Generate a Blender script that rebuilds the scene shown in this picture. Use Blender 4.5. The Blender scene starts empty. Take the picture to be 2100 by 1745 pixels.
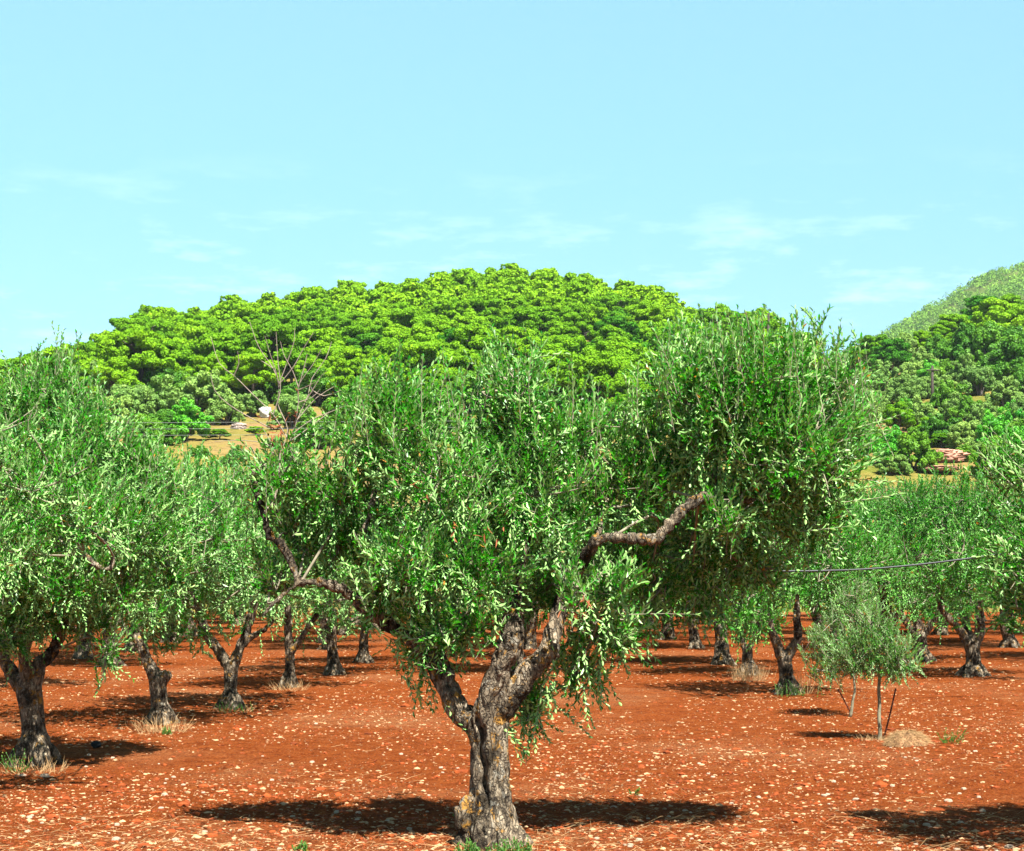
import bpy, math, random
import numpy as np
from mathutils import Vector, noise, Matrix

random.seed(7)
scene = bpy.context.scene
COL = scene.collection
R = math.radians

# ------------------------------------------------------------------ camera model
F, U0, V0, H = 3700.0, 1050.0, 1150.0, 1.7     # 2100 px wide measuring frame

def pt(u, v, Y):
    return np.array([(u - U0) / F * Y, Y, H + (V0 - v) / F * Y])

def ground_Y(v):
    return F * H / (v - V0)

def unit(a):
    return a / np.maximum(np.linalg.norm(a, axis=-1, keepdims=True), 1e-9)

# ------------------------------------------------------------------ mesh helpers
def build_mesh(name, V, polys, mats, mat_idx=None, tint=None, smooth=False):
    V = np.asarray(V, dtype=np.float32)
    me = bpy.data.meshes.new(name)
    me.vertices.add(len(V))
    me.vertices.foreach_set('co', V.ravel())
    loops = np.concatenate([np.asarray(p, dtype=np.int32).ravel() for p in polys])
    sizes = np.concatenate([np.full(len(p), np.asarray(p).shape[1], dtype=np.int32) for p in polys])
    starts = np.concatenate([[0], np.cumsum(sizes)[:-1]]).astype(np.int32)
    me.loops.add(len(loops))
    me.loops.foreach_set('vertex_index', loops)
    me.polygons.add(len(sizes))
    me.polygons.foreach_set('loop_start', starts)
    if mat_idx is not None:
        me.polygons.foreach_set('material_index', np.asarray(mat_idx, dtype=np.int32))
    me.polygons.foreach_set('use_smooth', np.full(len(sizes), smooth, dtype=bool))
    if tint is not None:
        at = me.attributes.new('tint', 'FLOAT', 'POINT')
        at.data.foreach_set('value', np.asarray(tint, dtype=np.float32))
    me.update(calc_edges=True)
    for m in (mats if isinstance(mats, (list, tuple)) else [mats]):
        me.materials.append(m)
    return me

def link(name, me, parent=None, loc=None, rotz=0.0, scale=None):
    o = bpy.data.objects.new(name, me)
    COL.objects.link(o)
    if parent is not None:
        o.parent = parent
    if loc is not None:
        o.location = [float(c) for c in loc]
    o.rotation_euler = (0, 0, rotz)
    if scale is not None:
        o.scale = (scale, scale, scale) if np.isscalar(scale) else scale
    return o

def tag(o, label=None, cat=None, group=None, kind=None):
    if label: o['label'] = label
    if cat: o['category'] = cat
    if group: o['group'] = group
    if kind: o['kind'] = kind
    return o

class Geo:
    """collects tubes / arbitrary pieces, to be turned into ONE mesh"""
    def __init__(s):
        s.V, s.P3, s.P4, s.n = [], [], [], 0
    def add(s, V, quads=None, tris=None):
        V = np.asarray(V, float)
        if quads is not None and len(quads): s.P4.append(np.asarray(quads) + s.n)
        if tris is not None and len(tris): s.P3.append(np.asarray(tris) + s.n)
        s.V.append(V); s.n += len(V)
    def tube(s, pts, rad, seg=8, cap=True):
        pts = np.asarray(pts, float); rad = np.asarray(rad, float)
        n = len(pts)
        t = np.gradient(pts, axis=0); t = unit(t)
        ref = np.array([0.31, 0.2, 0.93])
        if abs(np.dot(t[0], ref)) > .9: ref = np.array([1., 0, 0])
        e1 = unit(np.cross(t[0], ref)); fr = []
        for i in range(n):
            e1 = unit(e1 - t[i] * np.dot(e1, t[i])); fr.append(e1)
        e1 = np.array(fr); e2 = np.cross(t, e1)
        a = np.arange(seg) * 2 * math.pi / seg
        V = pts[:, None] + rad[:, None, None] * (np.cos(a)[None, :, None] * e1[:, None] + np.sin(a)[None, :, None] * e2[:, None])
        V = V.reshape(-1, 3)
        i = np.arange(n - 1)[:, None] * seg; j = np.arange(seg)[None]; j2 = (j + 1) % seg
        q = np.stack([i + j, i + j2, i + seg + j2, i + seg + j], -1).reshape(-1, 4)
        tris = None
        if cap:
            V = np.vstack([V, pts[:1] - t[:1] * rad[0] * .3, pts[-1:] + t[-1:] * rad[-1] * .5])
            c0, c1 = n * seg, n * seg + 1
            k = np.arange(seg); k2 = (k + 1) % seg
            tris = np.vstack([np.stack([k2, k, np.full(seg, c0)], -1),
                              np.stack([k + (n - 1) * seg, k2 + (n - 1) * seg, np.full(seg, c1)], -1)])
        s.add(V, q, tris)
    def polys(s):
        r = []
        if s.P4: r.append(np.vstack(s.P4))
        if s.P3: r.append(np.vstack(s.P3))
        return r
    def mesh(s, name, mats, smooth=True, tint=None):
        return build_mesh(name, np.vstack(s.V), s.polys(), mats, smooth=smooth, tint=tint)

def spline(pts, rad, step):
    """Catmull-Rom through the control points"""
    P = np.asarray(pts, float); r = np.asarray(rad, float)
    Q = np.vstack([2 * P[0] - P[1], P, 2 * P[-1] - P[-2]])
    out, ro = [], []
    for i in range(len(P) - 1):
        p0, p1, p2, p3 = Q[i], Q[i + 1], Q[i + 2], Q[i + 3]
        m = max(2, int(np.linalg.norm(p2 - p1) / step))
        for k in range(m):
            t = k / m
            out.append(.5 * ((2 * p1) + (-p0 + p2) * t + (2 * p0 - 5 * p1 + 4 * p2 - p3) * t * t + (-p0 + 3 * p1 - 3 * p2 + p3) * t ** 3))
            ro.append(r[i] * (1 - t) + r[i + 1] * t)
    out.append(P[-1]); ro.append(r[-1])
    return np.array(out), np.array(ro)

def fused(geo, voxel, name, mat, disp):
    """fuses overlapping tubes to one skin (voxel remesh), then roughens it"""
    me = geo.mesh('tmp', mat)
    o = bpy.data.objects.new('tmp', me); COL.objects.link(o)
    md = o.modifiers.new('r', 'REMESH'); md.mode = 'VOXEL'; md.voxel_size = voxel
    sm = o.modifiers.new('s', 'SMOOTH'); sm.factor = .5; sm.iterations = 3
    dg = bpy.context.evaluated_depsgraph_get()
    ev = o.evaluated_get(dg)
    m2 = bpy.data.meshes.new_from_object(ev, depsgraph=dg)
    n = len(m2.vertices)
    co = np.empty(n * 3, np.float32); m2.vertices.foreach_get('co', co); co = co.reshape(-1, 3)
    no = np.empty(n * 3, np.float32); m2.vertices.foreach_get('normal', no); no = no.reshape(-1, 3)
    co = co + disp(co, no)
    m2.vertices.foreach_set('co', co.astype(np.float32).ravel())
    m2.polygons.foreach_set('use_smooth', np.ones(len(m2.polygons), bool))
    m2.update(); m2.name = name
    m2.materials.clear(); m2.materials.append(mat)
    bpy.data.objects.remove(o); bpy.data.meshes.remove(me)
    return m2

def bark_disp(amp=1.0, seed=0.0, zs=3.0):
    def f(co, no):
        d = np.empty(len(co))
        for i, (x, y, z) in enumerate(co):
            a = noise.noise((x * 4 + seed, y * 4, z * 2.2)) * .016
            b = abs(noise.noise((x * 17 + seed, y * 17, z * zs)))
            c = noise.noise((x * 34, y * 34 + seed, z * 12))
            d[i] = a + (min(b, .25) - .14) * .075 + c * .005
        return no * (d * amp)[:, None]
    return f

# ------------------------------------------------------------------ materials
def mat_new(name):
    m = bpy.data.materials.new(name); m.use_nodes = True
    nt = m.node_tree; nt.nodes.clear()
    return m, nt

ALBEDO = .58        # colours below are read as relative reflectances; this is their common scale
class NT:
    def __init__(s, nt): s.nt = nt
    def albedo(s, col): return s.mixc(1.0, col, (ALBEDO,) * 3, 'MULTIPLY')
    def n(s, typ, **kw):
        nd = s.nt.nodes.new(typ)
        for k, v in kw.items(): setattr(nd, k, v)
        return nd
    def l(s, a, b): s.nt.links.new(a, b)
    def mixc(s, fac, a, b, blend='MIX'):
        nd = s.n('ShaderNodeMix', data_type='RGBA', blend_type=blend)
        for sock, val in ((nd.inputs[0], fac), (nd.inputs[6], a), (nd.inputs[7], b)):
            if hasattr(val, 'links'): s.l(val, sock)
            elif isinstance(val, (int, float)): sock.default_value = val
            else: sock.default_value = (*val, 1)
        return nd.outputs[2]
    def ramp(s, fac, stops, interp='LINEAR'):
        nd = s.n('ShaderNodeValToRGB'); cr = nd.color_ramp; cr.interpolation = interp
        while len(cr.elements) < len(stops): cr.elements.new(.5)
        for e, (p, c) in zip(cr.elements, stops):
            e.position = p; e.color = (*c, 1) if len(c) == 3 else c
        s.l(fac, nd.inputs[0]); return nd.outputs[0]
    def noise(s, vec, scale, detail=4, rough=.55, out=0):
        nd = s.n('ShaderNodeTexNoise'); nd.inputs['Scale'].default_value = scale
        nd.inputs['Detail'].default_value = detail; nd.inputs['Roughness'].default_value = rough
        if vec is not None: s.l(vec, nd.inputs['Vector'])
        return nd.outputs[out]
    def mapr(s, val, a, b, c=0., d=1.):
        nd = s.n('ShaderNodeMapRange'); s.l(val, nd.inputs[0])
        for i, x in enumerate((a, b, c, d)): nd.inputs[i + 1].default_value = x
        return nd.outputs[0]
    def math(s, op, a, b=None):
        nd = s.n('ShaderNodeMath', operation=op)
        for sock, val in zip(nd.inputs, (a, b)):
            if val is None: continue
            if hasattr(val, 'links'): s.l(val, sock)
            else: sock.default_value = val
        return nd.outputs[0]
    def scaled(s, vec, sc):
        nd = s.n('ShaderNodeMapping'); nd.inputs['Scale'].default_value = sc
        s.l(vec, nd.inputs['Vector']); return nd.outputs[0]

def leaf_material(name, front, back, transl, odd=(0.55, 0.27, 0.03), odd_at=.985, vary=.35, rough=.45, spec=.35, tfac=.25, objvar=0.0):
    m, nt = mat_new(name); t = NT(nt)
    geo = t.n('ShaderNodeNewGeometry')
    at = t.n('ShaderNodeAttribute'); at.attribute_name = 'tint'
    col = t.mixc(geo.outputs['Backfacing'], front, back)
    val = t.mapr(at.outputs['Fac'], 0, 1, 1 - vary, 1 + vary)
    hs = t.n('ShaderNodeHueSaturation')
    t.l(col, hs.inputs['Color']); t.l(val, hs.inputs['Value'])
    hue = t.mapr(at.outputs['Fac'], 0, 1, .515, .487)
    if objvar:
        oi = t.n('ShaderNodeObjectInfo')
        v2 = t.mapr(oi.outputs['Random'], 0, 1, 1 - objvar, 1 + objvar)
        t.l(t.math('MULTIPLY', val, v2), hs.inputs['Value'])
        h2 = t.mapr(oi.outputs['Random'], 0, 1, .011, -.011)
        hue = t.math('ADD', hue, h2)
    t.l(hue, hs.inputs['Hue'])
    oddf = t.math('GREATER_THAN', at.outputs['Fac'], odd_at)
    col = t.albedo(t.mixc(oddf, hs.outputs[0], odd))
    p = t.n('ShaderNodeBsdfPrincipled')
    t.l(col, p.inputs['Base Color'])
    p.inputs['Roughness'].default_value = rough
    p.inputs['Specular IOR Level'].default_value = spec
    tr = t.n('ShaderNodeBsdfTranslucent')
    tc = t.mixc(1.0, col, transl, 'MULTIPLY')
    t.l(tc, tr.inputs['Color'])
    mx = t.n('ShaderNodeMixShader'); mx.inputs[0].default_value = tfac
    t.l(p.outputs[0], mx.inputs[1]); t.l(tr.outputs[0], mx.inputs[2])
    o = t.n('ShaderNodeOutputMaterial'); t.l(mx.outputs[0], o.inputs[0])
    return m

def plain(name, col, rough=.8, nscale=8., var=.3, bump=0., bscale=30.):
    m, nt = mat_new(name); t = NT(nt)
    tc = t.n('ShaderNodeTexCoord')
    nz = t.noise(tc.outputs['Object'], nscale, 5)
    c = np.array(col)
    col_s = t.ramp(nz, [(.3, tuple(c * (1 - var))), (.7, tuple(np.minimum(c * (1 + var), .95)))])
    p = t.n('ShaderNodeBsdfPrincipled'); t.l(t.albedo(col_s), p.inputs['Base Color'])
    p.inputs['Roughness'].default_value = rough; p.inputs['Specular IOR Level'].default_value = .2
    if bump:
        b = t.n('ShaderNodeBump'); b.inputs['Strength'].default_value = 1; b.inputs['Distance'].default_value = bump
        t.l(t.noise(tc.outputs['Object'], bscale, 6), b.inputs['Height']); t.l(b.outputs[0], p.inputs['Normal'])
    o = t.n('ShaderNodeOutputMaterial'); t.l(p.outputs[0], o.inputs[0])
    return m

def bark_material():
    m, nt = mat_new('olive_bark'); t = NT(nt)
    tc = t.n('ShaderNodeTexCoord'); ob = tc.outputs['Object']
    st = t.scaled(ob, (1, 1, .35))
    big = t.noise(ob, 5, 5, .6)
    fine = t.noise(st, 38, 6, .7)
    base = t.ramp(fine, [(.35, (.024, .018, .012)), (.5, (.29, .22, .14)), (.65, (.62, .51, .35))])
    blot = t.ramp(big, [(.40, (.15, .14, .12)), (.53, (1, 1, 1))])
    col = t.mixc(1.0, base, blot, 'MULTIPLY')
    # pale crusts of lichen and orange lichen
    l1 = t.noise(ob, 16, 5, .62)
    f1 = t.mapr(l1, .58, .64)
    col = t.mixc(t.math('MULTIPLY', f1, .55), col, (.46, .43, .34))
    l2 = t.n('ShaderNodeTexNoise'); l2.inputs['Scale'].default_value = 11; l2.inputs['Detail'].default_value = 6
    l2.inputs['Roughness'].default_value = .7
    sh = t.n('ShaderNodeMapping'); sh.inputs['Location'].default_value = (3.1, 7.7, 1.3); t.l(ob, sh.inputs[0]); t.l(sh.outputs[0], l2.inputs['Vector'])
    f2 = t.mapr(l2.outputs[0], .565, .62)
    col = t.mixc(t.math('MULTIPLY', f2, .85), col, (.50, .24, .03))
    vo = t.n('ShaderNodeTexVoronoi', feature='DISTANCE_TO_EDGE'); vo.inputs['Scale'].default_value = 34
    wob = t.mixc(.12, st, t.noise(ob, 9, 3, out=1)); t.l(wob, vo.inputs['Vector'])
    crack = t.mapr(vo.outputs['Distance'], .0, .14)
    col = t.mixc(t.mapr(crack, 0, 1, .6, 0), col, (.03, .024, .02))
    b = t.n('ShaderNodeBump'); b.inputs['Distance'].default_value = .012; b.inputs['Strength'].default_value = 1
    hsum = t.math('ADD', t.math('MULTIPLY', crack, .6), fine); t.l(hsum, b.inputs['Height'])
    p = t.n('ShaderNodeBsdfPrincipled'); t.l(t.albedo(col), p.inputs['Base Color'])
    p.inputs['Roughness'].default_value = .9; p.inputs['Specular IOR Level'].default_value = .15
    t.l(b.outputs[0], p.inputs['Normal'])
    o = t.n('ShaderNodeOutputMaterial'); t.l(p.outputs[0], o.inputs[0])
    return m

def soil_material():
    m, nt = mat_new('red_soil'); t = NT(nt)
    tc = t.n('ShaderNodeTexCoord'); ob = tc.outputs['Object']
    big = t.noise(ob, .35, 4)
    mid = t.noise(ob, 6, 6, .65)
    fine = t.noise(ob, 45, 6, .7)
    col = t.ramp(mid, [(.3, (.16, .025, .005)), (.48, (.37, .073, .014)), (.72, (.49, .128, .030))])
    col = t.mixc(t.mapr(fine, .45, .75, 0, .7), col, (.62, .22, .06))
    col = t.mixc(t.mapr(fine, .50, .30, 0, .8), col, (.10, .018, .005))
    # straw litter, lighter patches
    col = t.mixc(t.math('MULTIPLY', t.mapr(big, .5, .7), t.mapr(fine, .42, .62, .1, .6)), col, (.66, .33, .15))
    # pale gravel specks of three sizes
    for sc, thr, k in ((30, .15, .45), (60, .17, .45)):
        vo = t.n('ShaderNodeTexVoronoi'); vo.inputs['Scale'].default_value = sc; vo.inputs['Randomness'].default_value = 1
        wob = t.mixc(.06, ob, t.noise(ob, sc * 1.3, 2, out=1)); t.l(wob, vo.inputs['Vector'])
        sep = t.n('ShaderNodeSeparateColor'); t.l(vo.outputs['Color'], sep.inputs[0])
        f = t.math('MULTIPLY', t.math('LESS_THAN', vo.outputs['Distance'], t.math('MULTIPLY', sep.outputs[1], thr * 1.6)),
                   t.math('GREATER_THAN', sep.outputs[0], .62))
        col = t.mixc(t.math('MULTIPLY', f, k), col, t.mixc(sep.outputs[2], (.74, .46, .25), (.58, .28, .13)))
    b = t.n('ShaderNodeBump'); b.inputs['Distance'].default_value = .06; b.inputs['Strength'].default_value = 1
    t.l(t.math('ADD', t.math('MULTIPLY', mid, 1.6), fine), b.inputs['Height'])
    p = t.n('ShaderNodeBsdfPrincipled'); t.l(t.albedo(col), p.inputs['Base Color'])
    p.inputs['Roughness'].default_value = .95; p.inputs['Specular IOR Level'].default_value = .02
    t.l(b.outputs[0], p.inputs['Normal'])
    o = t.n('ShaderNodeOutputMaterial'); t.l(p.outputs[0], o.inputs[0])
    return m

def hill_material(name, a, b_, c):
    m, nt = mat_new(name); t = NT(nt)
    tc = t.n('ShaderNodeTexCoord'); ob = tc.outputs['Object']
    big = t.noise(ob, .09, 5, .6); fine = t.noise(ob, 1.6, 6, .7)
    col = t.ramp(big, [(.36, a), (.5, b_), (.62, c)])
    col = t.mixc(t.mapr(fine, .4, .7, 0, .7), col, tuple(np.array(b_) * 1.35))
    col = t.mixc(t.mapr(fine, .48, .3, 0, .7), col, tuple(np.array(c) * .4))
    b = t.n('ShaderNodeBump'); b.inputs['Distance'].default_value = .35; b.inputs['Strength'].default_value = 1
    t.l(fine, b.inputs['Height'])
    p = t.n('ShaderNodeBsdfPrincipled'); t.l(t.albedo(col), p.inputs['Base Color'])
    p.inputs['Roughness'].default_value = .95; p.inputs['Specular IOR Level'].default_value = .02
    t.l(b.outputs[0], p.inputs['Normal'])
    o = t.n('ShaderNodeOutputMaterial'); t.l(p.outputs[0], o.inputs[0])
    return m

M = {}
M['olive'] = leaf_material('olive_leaf', (.05, .33, .008), (.48, .84, .25), (.6, 1.0, .3), odd_at=.991, tfac=.18, rough=.38, spec=.26)
M['olive2'] = leaf_material('olive_leaf_far', (.055, .34, .011), (.44, .80, .24), (.6, 1.0, .3), odd_at=.994, tfac=.18, rough=.4, spec=.26)
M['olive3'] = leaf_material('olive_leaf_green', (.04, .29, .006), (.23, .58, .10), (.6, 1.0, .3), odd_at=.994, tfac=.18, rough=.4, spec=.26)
M['young'] = leaf_material('olive_leaf_young', (.09, .33, .03), (.46, .74, .28), (.9, 1.0, .4), odd_at=.995)
M['pine'] = leaf_material('pine_needles', (.225, .50, .010), (.21, .47, .008), (.9, 1.0, .3), odd=(.24, .34, .02), odd_at=.97, vary=.25, rough=.7, spec=.1, tfac=.22, objvar=.22)
M['pine_dark'] = leaf_material('pine_needles_dark', (.10, .34, .012), (.09, .31, .010), (.9, 1.0, .3), odd_at=2, vary=.25, rough=.7, spec=.1, tfac=.2, objvar=.2)
M['hill_olive'] = leaf_material('hill_olive_leaf', (.27, .48, .085), (.34, .56, .15), (.9, 1.0, .5), odd_at=2, vary=.3, rough=.6, spec=.2, tfac=.22, objvar=.2)
M['bright'] = leaf_material('bright_broadleaf', (.12, .55, .022), (.15, .58, .03), (.8, 1.0, .3), odd_at=2, vary=.3, rough=.5, spec=.3, tfac=.25, objvar=.15)
M['dark'] = leaf_material('dark_broadleaf', (.13, .36, .014), (.17, .42, .025), (.8, 1.0, .3), odd_at=2, vary=.3, rough=.55, spec=.25, tfac=.2, objvar=.2)
M['far'] = leaf_material('far_wood_leaf', (.22, .44, .05), (.20, .41, .045), (.9, 1.0, .3), odd_at=2, vary=.4, rough=.8, spec=.05, tfac=.2)
M['bark'] = bark_material()
M['twig'] = plain('twig_bark', (.34, .30, .20), .8, 20)
M['dead'] = plain('dead_twig', (.42, .34, .26), .85, 20, .25)
M['deadleaf'] = plain('dead_leaf', (.34, .11, .04), .8, 30, .4)
M['pinebark'] = plain('pine_bark', (.20, .17, .15), .9, 6, .4)
M['soil'] = soil_material()
M['hill'] = hill_material('hill_earth', (.44, .24, .14), (.31, .25, .06), (.15, .20, .025))
M['farhill'] = hill_material('far_hill_earth', (.20, .24, .06), (.14, .20, .04), (.10, .17, .03))
M['stone'] = plain('pale_stone', (.74, .55, .38), .9, 14, .22, .006, 40)
M['gravel'] = plain('pale_gravel', (.60, .36, .18), .9, 3, .42)
M['clod'] = plain('soil_clod', (.32, .066, .013), .95, 9, .5)
M['straw'] = plain('straw', (.58, .36, .16), .85, 3, .35)
M['weed'] = leaf_material('weed_leaf', (.13, .33, .04), (.16, .36, .07), (.9, 1, .4), odd=(.6, .5, .1), odd_at=.93)
M['rock'] = plain('grey_rock', (.50, .40, .34), .9, .9, .35, .15, 3)
M['redrock'] = plain('red_rock', (.62, .33, .22), .9, 1.2, .35, .12, 3)
M['white'] = plain('white_rock', (.80, .78, .74), .85, 1.5, .1, .1, 2)
M['pipe'] = plain('black_pipe', (.045, .05, .05), .35, 3, .2)
M['wire'] = plain('wire_metal', (.45, .47, .44), .5, 1, .1)
M['wood'] = plain('pole_wood', (.10, .08, .065), .9, 3, .3)
M['rust'] = plain('rusty_rod', (.16, .045, .025), .8, 15, .4)
M['plastic'] = plain('dark_plastic', (.022, .021, .022), .6, 12, .4)

# ------------------------------------------------------------------ leaves
def leaf_arrays(P, D, N, L, W, rng, hexleaf=True):
    S = unit(np.cross(D, N)); N = np.cross(S, D)
    L = L[:, None]; W = W[:, None]
    n = len(P)
    curl = (rng.uniform(-.05, .16, n))[:, None] * L
    if hexleaf:
        f = .22 * W
        v = np.stack([P,
                      P + D * L * .28 + S * W * .44 + N * f,
                      P + D * L * .66 + S * W * .42 + N * (f - curl * .4),
                      P + D * L - N * curl,
                      P + D * L * .66 - S * W * .42 + N * (f - curl * .4),
                      P + D * L * .28 - S * W * .44 + N * f], 1)
        i = np.arange(n)[:, None] * 6
        q = np.vstack([i + [[0, 1, 2, 3]], i + [[0, 3, 4, 5]]])
        k = 6
    else:
        v = np.stack([P, P + D * L * .5 + S * W * .5 + N * W * .15, P + D * L - N * curl, P + D * L * .5 - S * W * .5 + N * W * .15], 1)
        i = np.arange(n)[:, None] * 4
        q = i + [[0, 1, 2, 3]]
        k = 4
    # make the winding agree with N
    a = v[0]; nn = np.cross(a[1] - a[0], a[2] - a[0])
    if np.dot(nn, N[0]) < 0: q = q[:, ::-1]
    return v.reshape(-1, 3), q, k

def sprigs(B, D, L, k, rng, leaf_len, leaf_wid, droop=0.0, hexleaf=True, stem_r=.0018):
    """leafy shoots: returns leaf verts, quads, tint and stem Geo"""
    n = len(B)
    D = unit(D)
    ref = unit(rng.normal(size=(n, 3)))
    e1 = unit(np.cross(D, ref)); e2 = np.cross(D, e1)
    bend = e1 * rng.uniform(-.25, .25, n)[:, None] + np.array([0, 0, -1.]) * (droop * rng.uniform(.2, 1, n))[:, None]
    j = np.arange(k)
    t = (j // 2 + .6) / (k / 2)
    t = np.clip(t[None] + rng.uniform(-.02, .02, (n, k)), .05, 1)
    pos = B[:, None] + L[:, None, None] * (D[:, None] * t[..., None] + bend[:, None] * (t ** 2)[..., None])
    tan = unit(D[:, None] + 2 * bend[:, None] * t[..., None])
    ph = rng.uniform(0, 6.28, n)[:, None] + (j // 2) * (math.pi / 2) + (j % 2) * math.pi + rng.uniform(-.35, .35, (n, k))
    side = e1[:, None] * np.cos(ph)[..., None] + e2[:, None] * np.sin(ph)[..., None]
    al = rng.uniform(.45, 1.0, (n, k)) * (1.05 - .5 * t)
    ca, sa = np.cos(al)[..., None], np.sin(al)[..., None]
    d = unit(tan * ca + side * sa + rng.normal(0, .12, (n, k, 3)))
    nm = unit(tan * sa - side * ca + rng.normal(0, .3, (n, k, 3)))
    ll = leaf_len * rng.uniform(.65, 1.15, (n, k)) * (1.05 - .35 * t)
    ww = leaf_wid * rng.uniform(.8, 1.15, (n, k))
    v, q, kk = leaf_arrays(pos.reshape(-1, 3), d.reshape(-1, 3), nm.reshape(-1, 3), ll.ravel(), ww.ravel(), rng, hexleaf)
    base_t = rng.uniform(.1, .9, n)[:, None]
    tint = np.clip(base_t * .5 + rng.uniform(0, 1, (n, k)) * .5, 0, .97).ravel()
    oddm = rng.uniform(0, 1, n * k) < .007
    tint[oddm] = 1.0
    tint = np.repeat(tint, kk)
    # stems: three-sided, two segments
    tt = np.array([0, .5, 1.0])
    sp = B[:, None] + L[:, None, None] * (D[:, None] * tt[None, :, None] + bend[:, None] * (tt ** 2)[None, :, None])
    a = np.arange(3) * 2.0944
    ring = np.cos(a)[None, :, None] * e1[:, None] + np.sin(a)[None, :, None] * e2[:, None]
    rr = np.array([1.3, 1.0, .4]) * stem_r
    sv = sp[:, :, None] + ring[:, None] * rr[None, :, None, None]
    i = np.arange(n)[:, None] * 9
    sq = np.vstack([i + [[s * 3 + c, s * 3 + (c + 1) % 3, s * 3 + 3 + (c + 1) % 3, s * 3 + 3 + c]] for s in range(2) for c in range(3)])
    return v, q, tint, sv.reshape(-1, 3), sq

def in_ellipsoid(rng, n, shell=.55):
    d = unit(rng.normal(size=(n, 3)))
    r = rng.uniform(shell ** 3, 1, n) ** (1 / 3)
    lone = rng.uniform(0, 1, n) < .25
    r = np.where(lone, rng.uniform(.1, 1, n), r)
    return d * r[:, None], d

class Crown:
    def __init__(s, rng, leaf_len, leaf_wid, hexleaf=True):
        s.rng, s.ll, s.lw, s.hex = rng, leaf_len, leaf_wid, hexleaf
        s.V, s.Q, s.T, s.n = [], [], [], 0
        s.br = Geo()
    def shoots(s, B, D, L, k, droop=0., stem_r=.0018):
        v, q, t, sv, sq = sprigs(np.asarray(B, float), np.asarray(D, float), np.asarray(L, float), k, s.rng, s.ll, s.lw, droop, s.hex, stem_r)
        s.V.append(v); s.Q.append(q + s.n); s.T.append(t); s.n += len(v)
        s.br.add(sv, sq)
    def clump(s, c, rad, n, k=22, up=.75, droop=.15, length=(.16, .34), nbranch=7, src=None, stem_r=.0018):
        rng = s.rng
        c = np.asarray(c, float); rad = np.asarray(rad, float)
        off, d = in_ellipsoid(rng, n)
        # lumpy outline
        lump = 1 + .22 * np.sin(d[:, 0] * 5 + c[0] * 9) * np.sin(d[:, 2] * 5 + c[2] * 7 + 1) + rng.normal(0, .13, n)
        B = c + off * rad * lump[:, None]
        D = d * .75 + np.array([0, 0, up]) + rng.normal(0, .45, (n, 3))
        hang = rng.uniform(0, 1, n) < np.clip(-d[:, 2] * .8 - .1, 0, .7)
        D[hang] = d[hang] * .6 + np.array([0, 0, -.5]) + rng.normal(0, .35, (hang.sum(), 3))
        L = rng.uniform(*length, n)
        s.shoots(B - unit(D) * L[:, None] * .5, D, L, k, droop, stem_r)
        # branches feeding the clump
        if src is not None:
            src = np.asarray(src, float)
            mid = (src + c) / 2 + rng.normal(0, .08, 3) + np.array([0, 0, .05])
            p, r = spline([src, mid, c], [.009, .008, .007], .08)
            s.br.tube(p, r, 6, False)
        for i in rng.choice(n, min(nbranch, n), replace=False):
            e = B[i]
            mid = (c + e) / 2 + rng.normal(0, .05, 3)
            p, r = spline([c, mid, e, e + unit(D[i]) * L[i] * .5], [.008, .006, .004, .002], .1)
            s.br.tube(p, r, 4, False)
    def meshes(s, mat):
        leaf = build_mesh('crown', np.vstack(s.V), [np.vstack(s.Q)], mat, tint=np.concatenate(s.T))
        br = s.br.mesh('branches', M['twig'])
        return leaf, br

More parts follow.
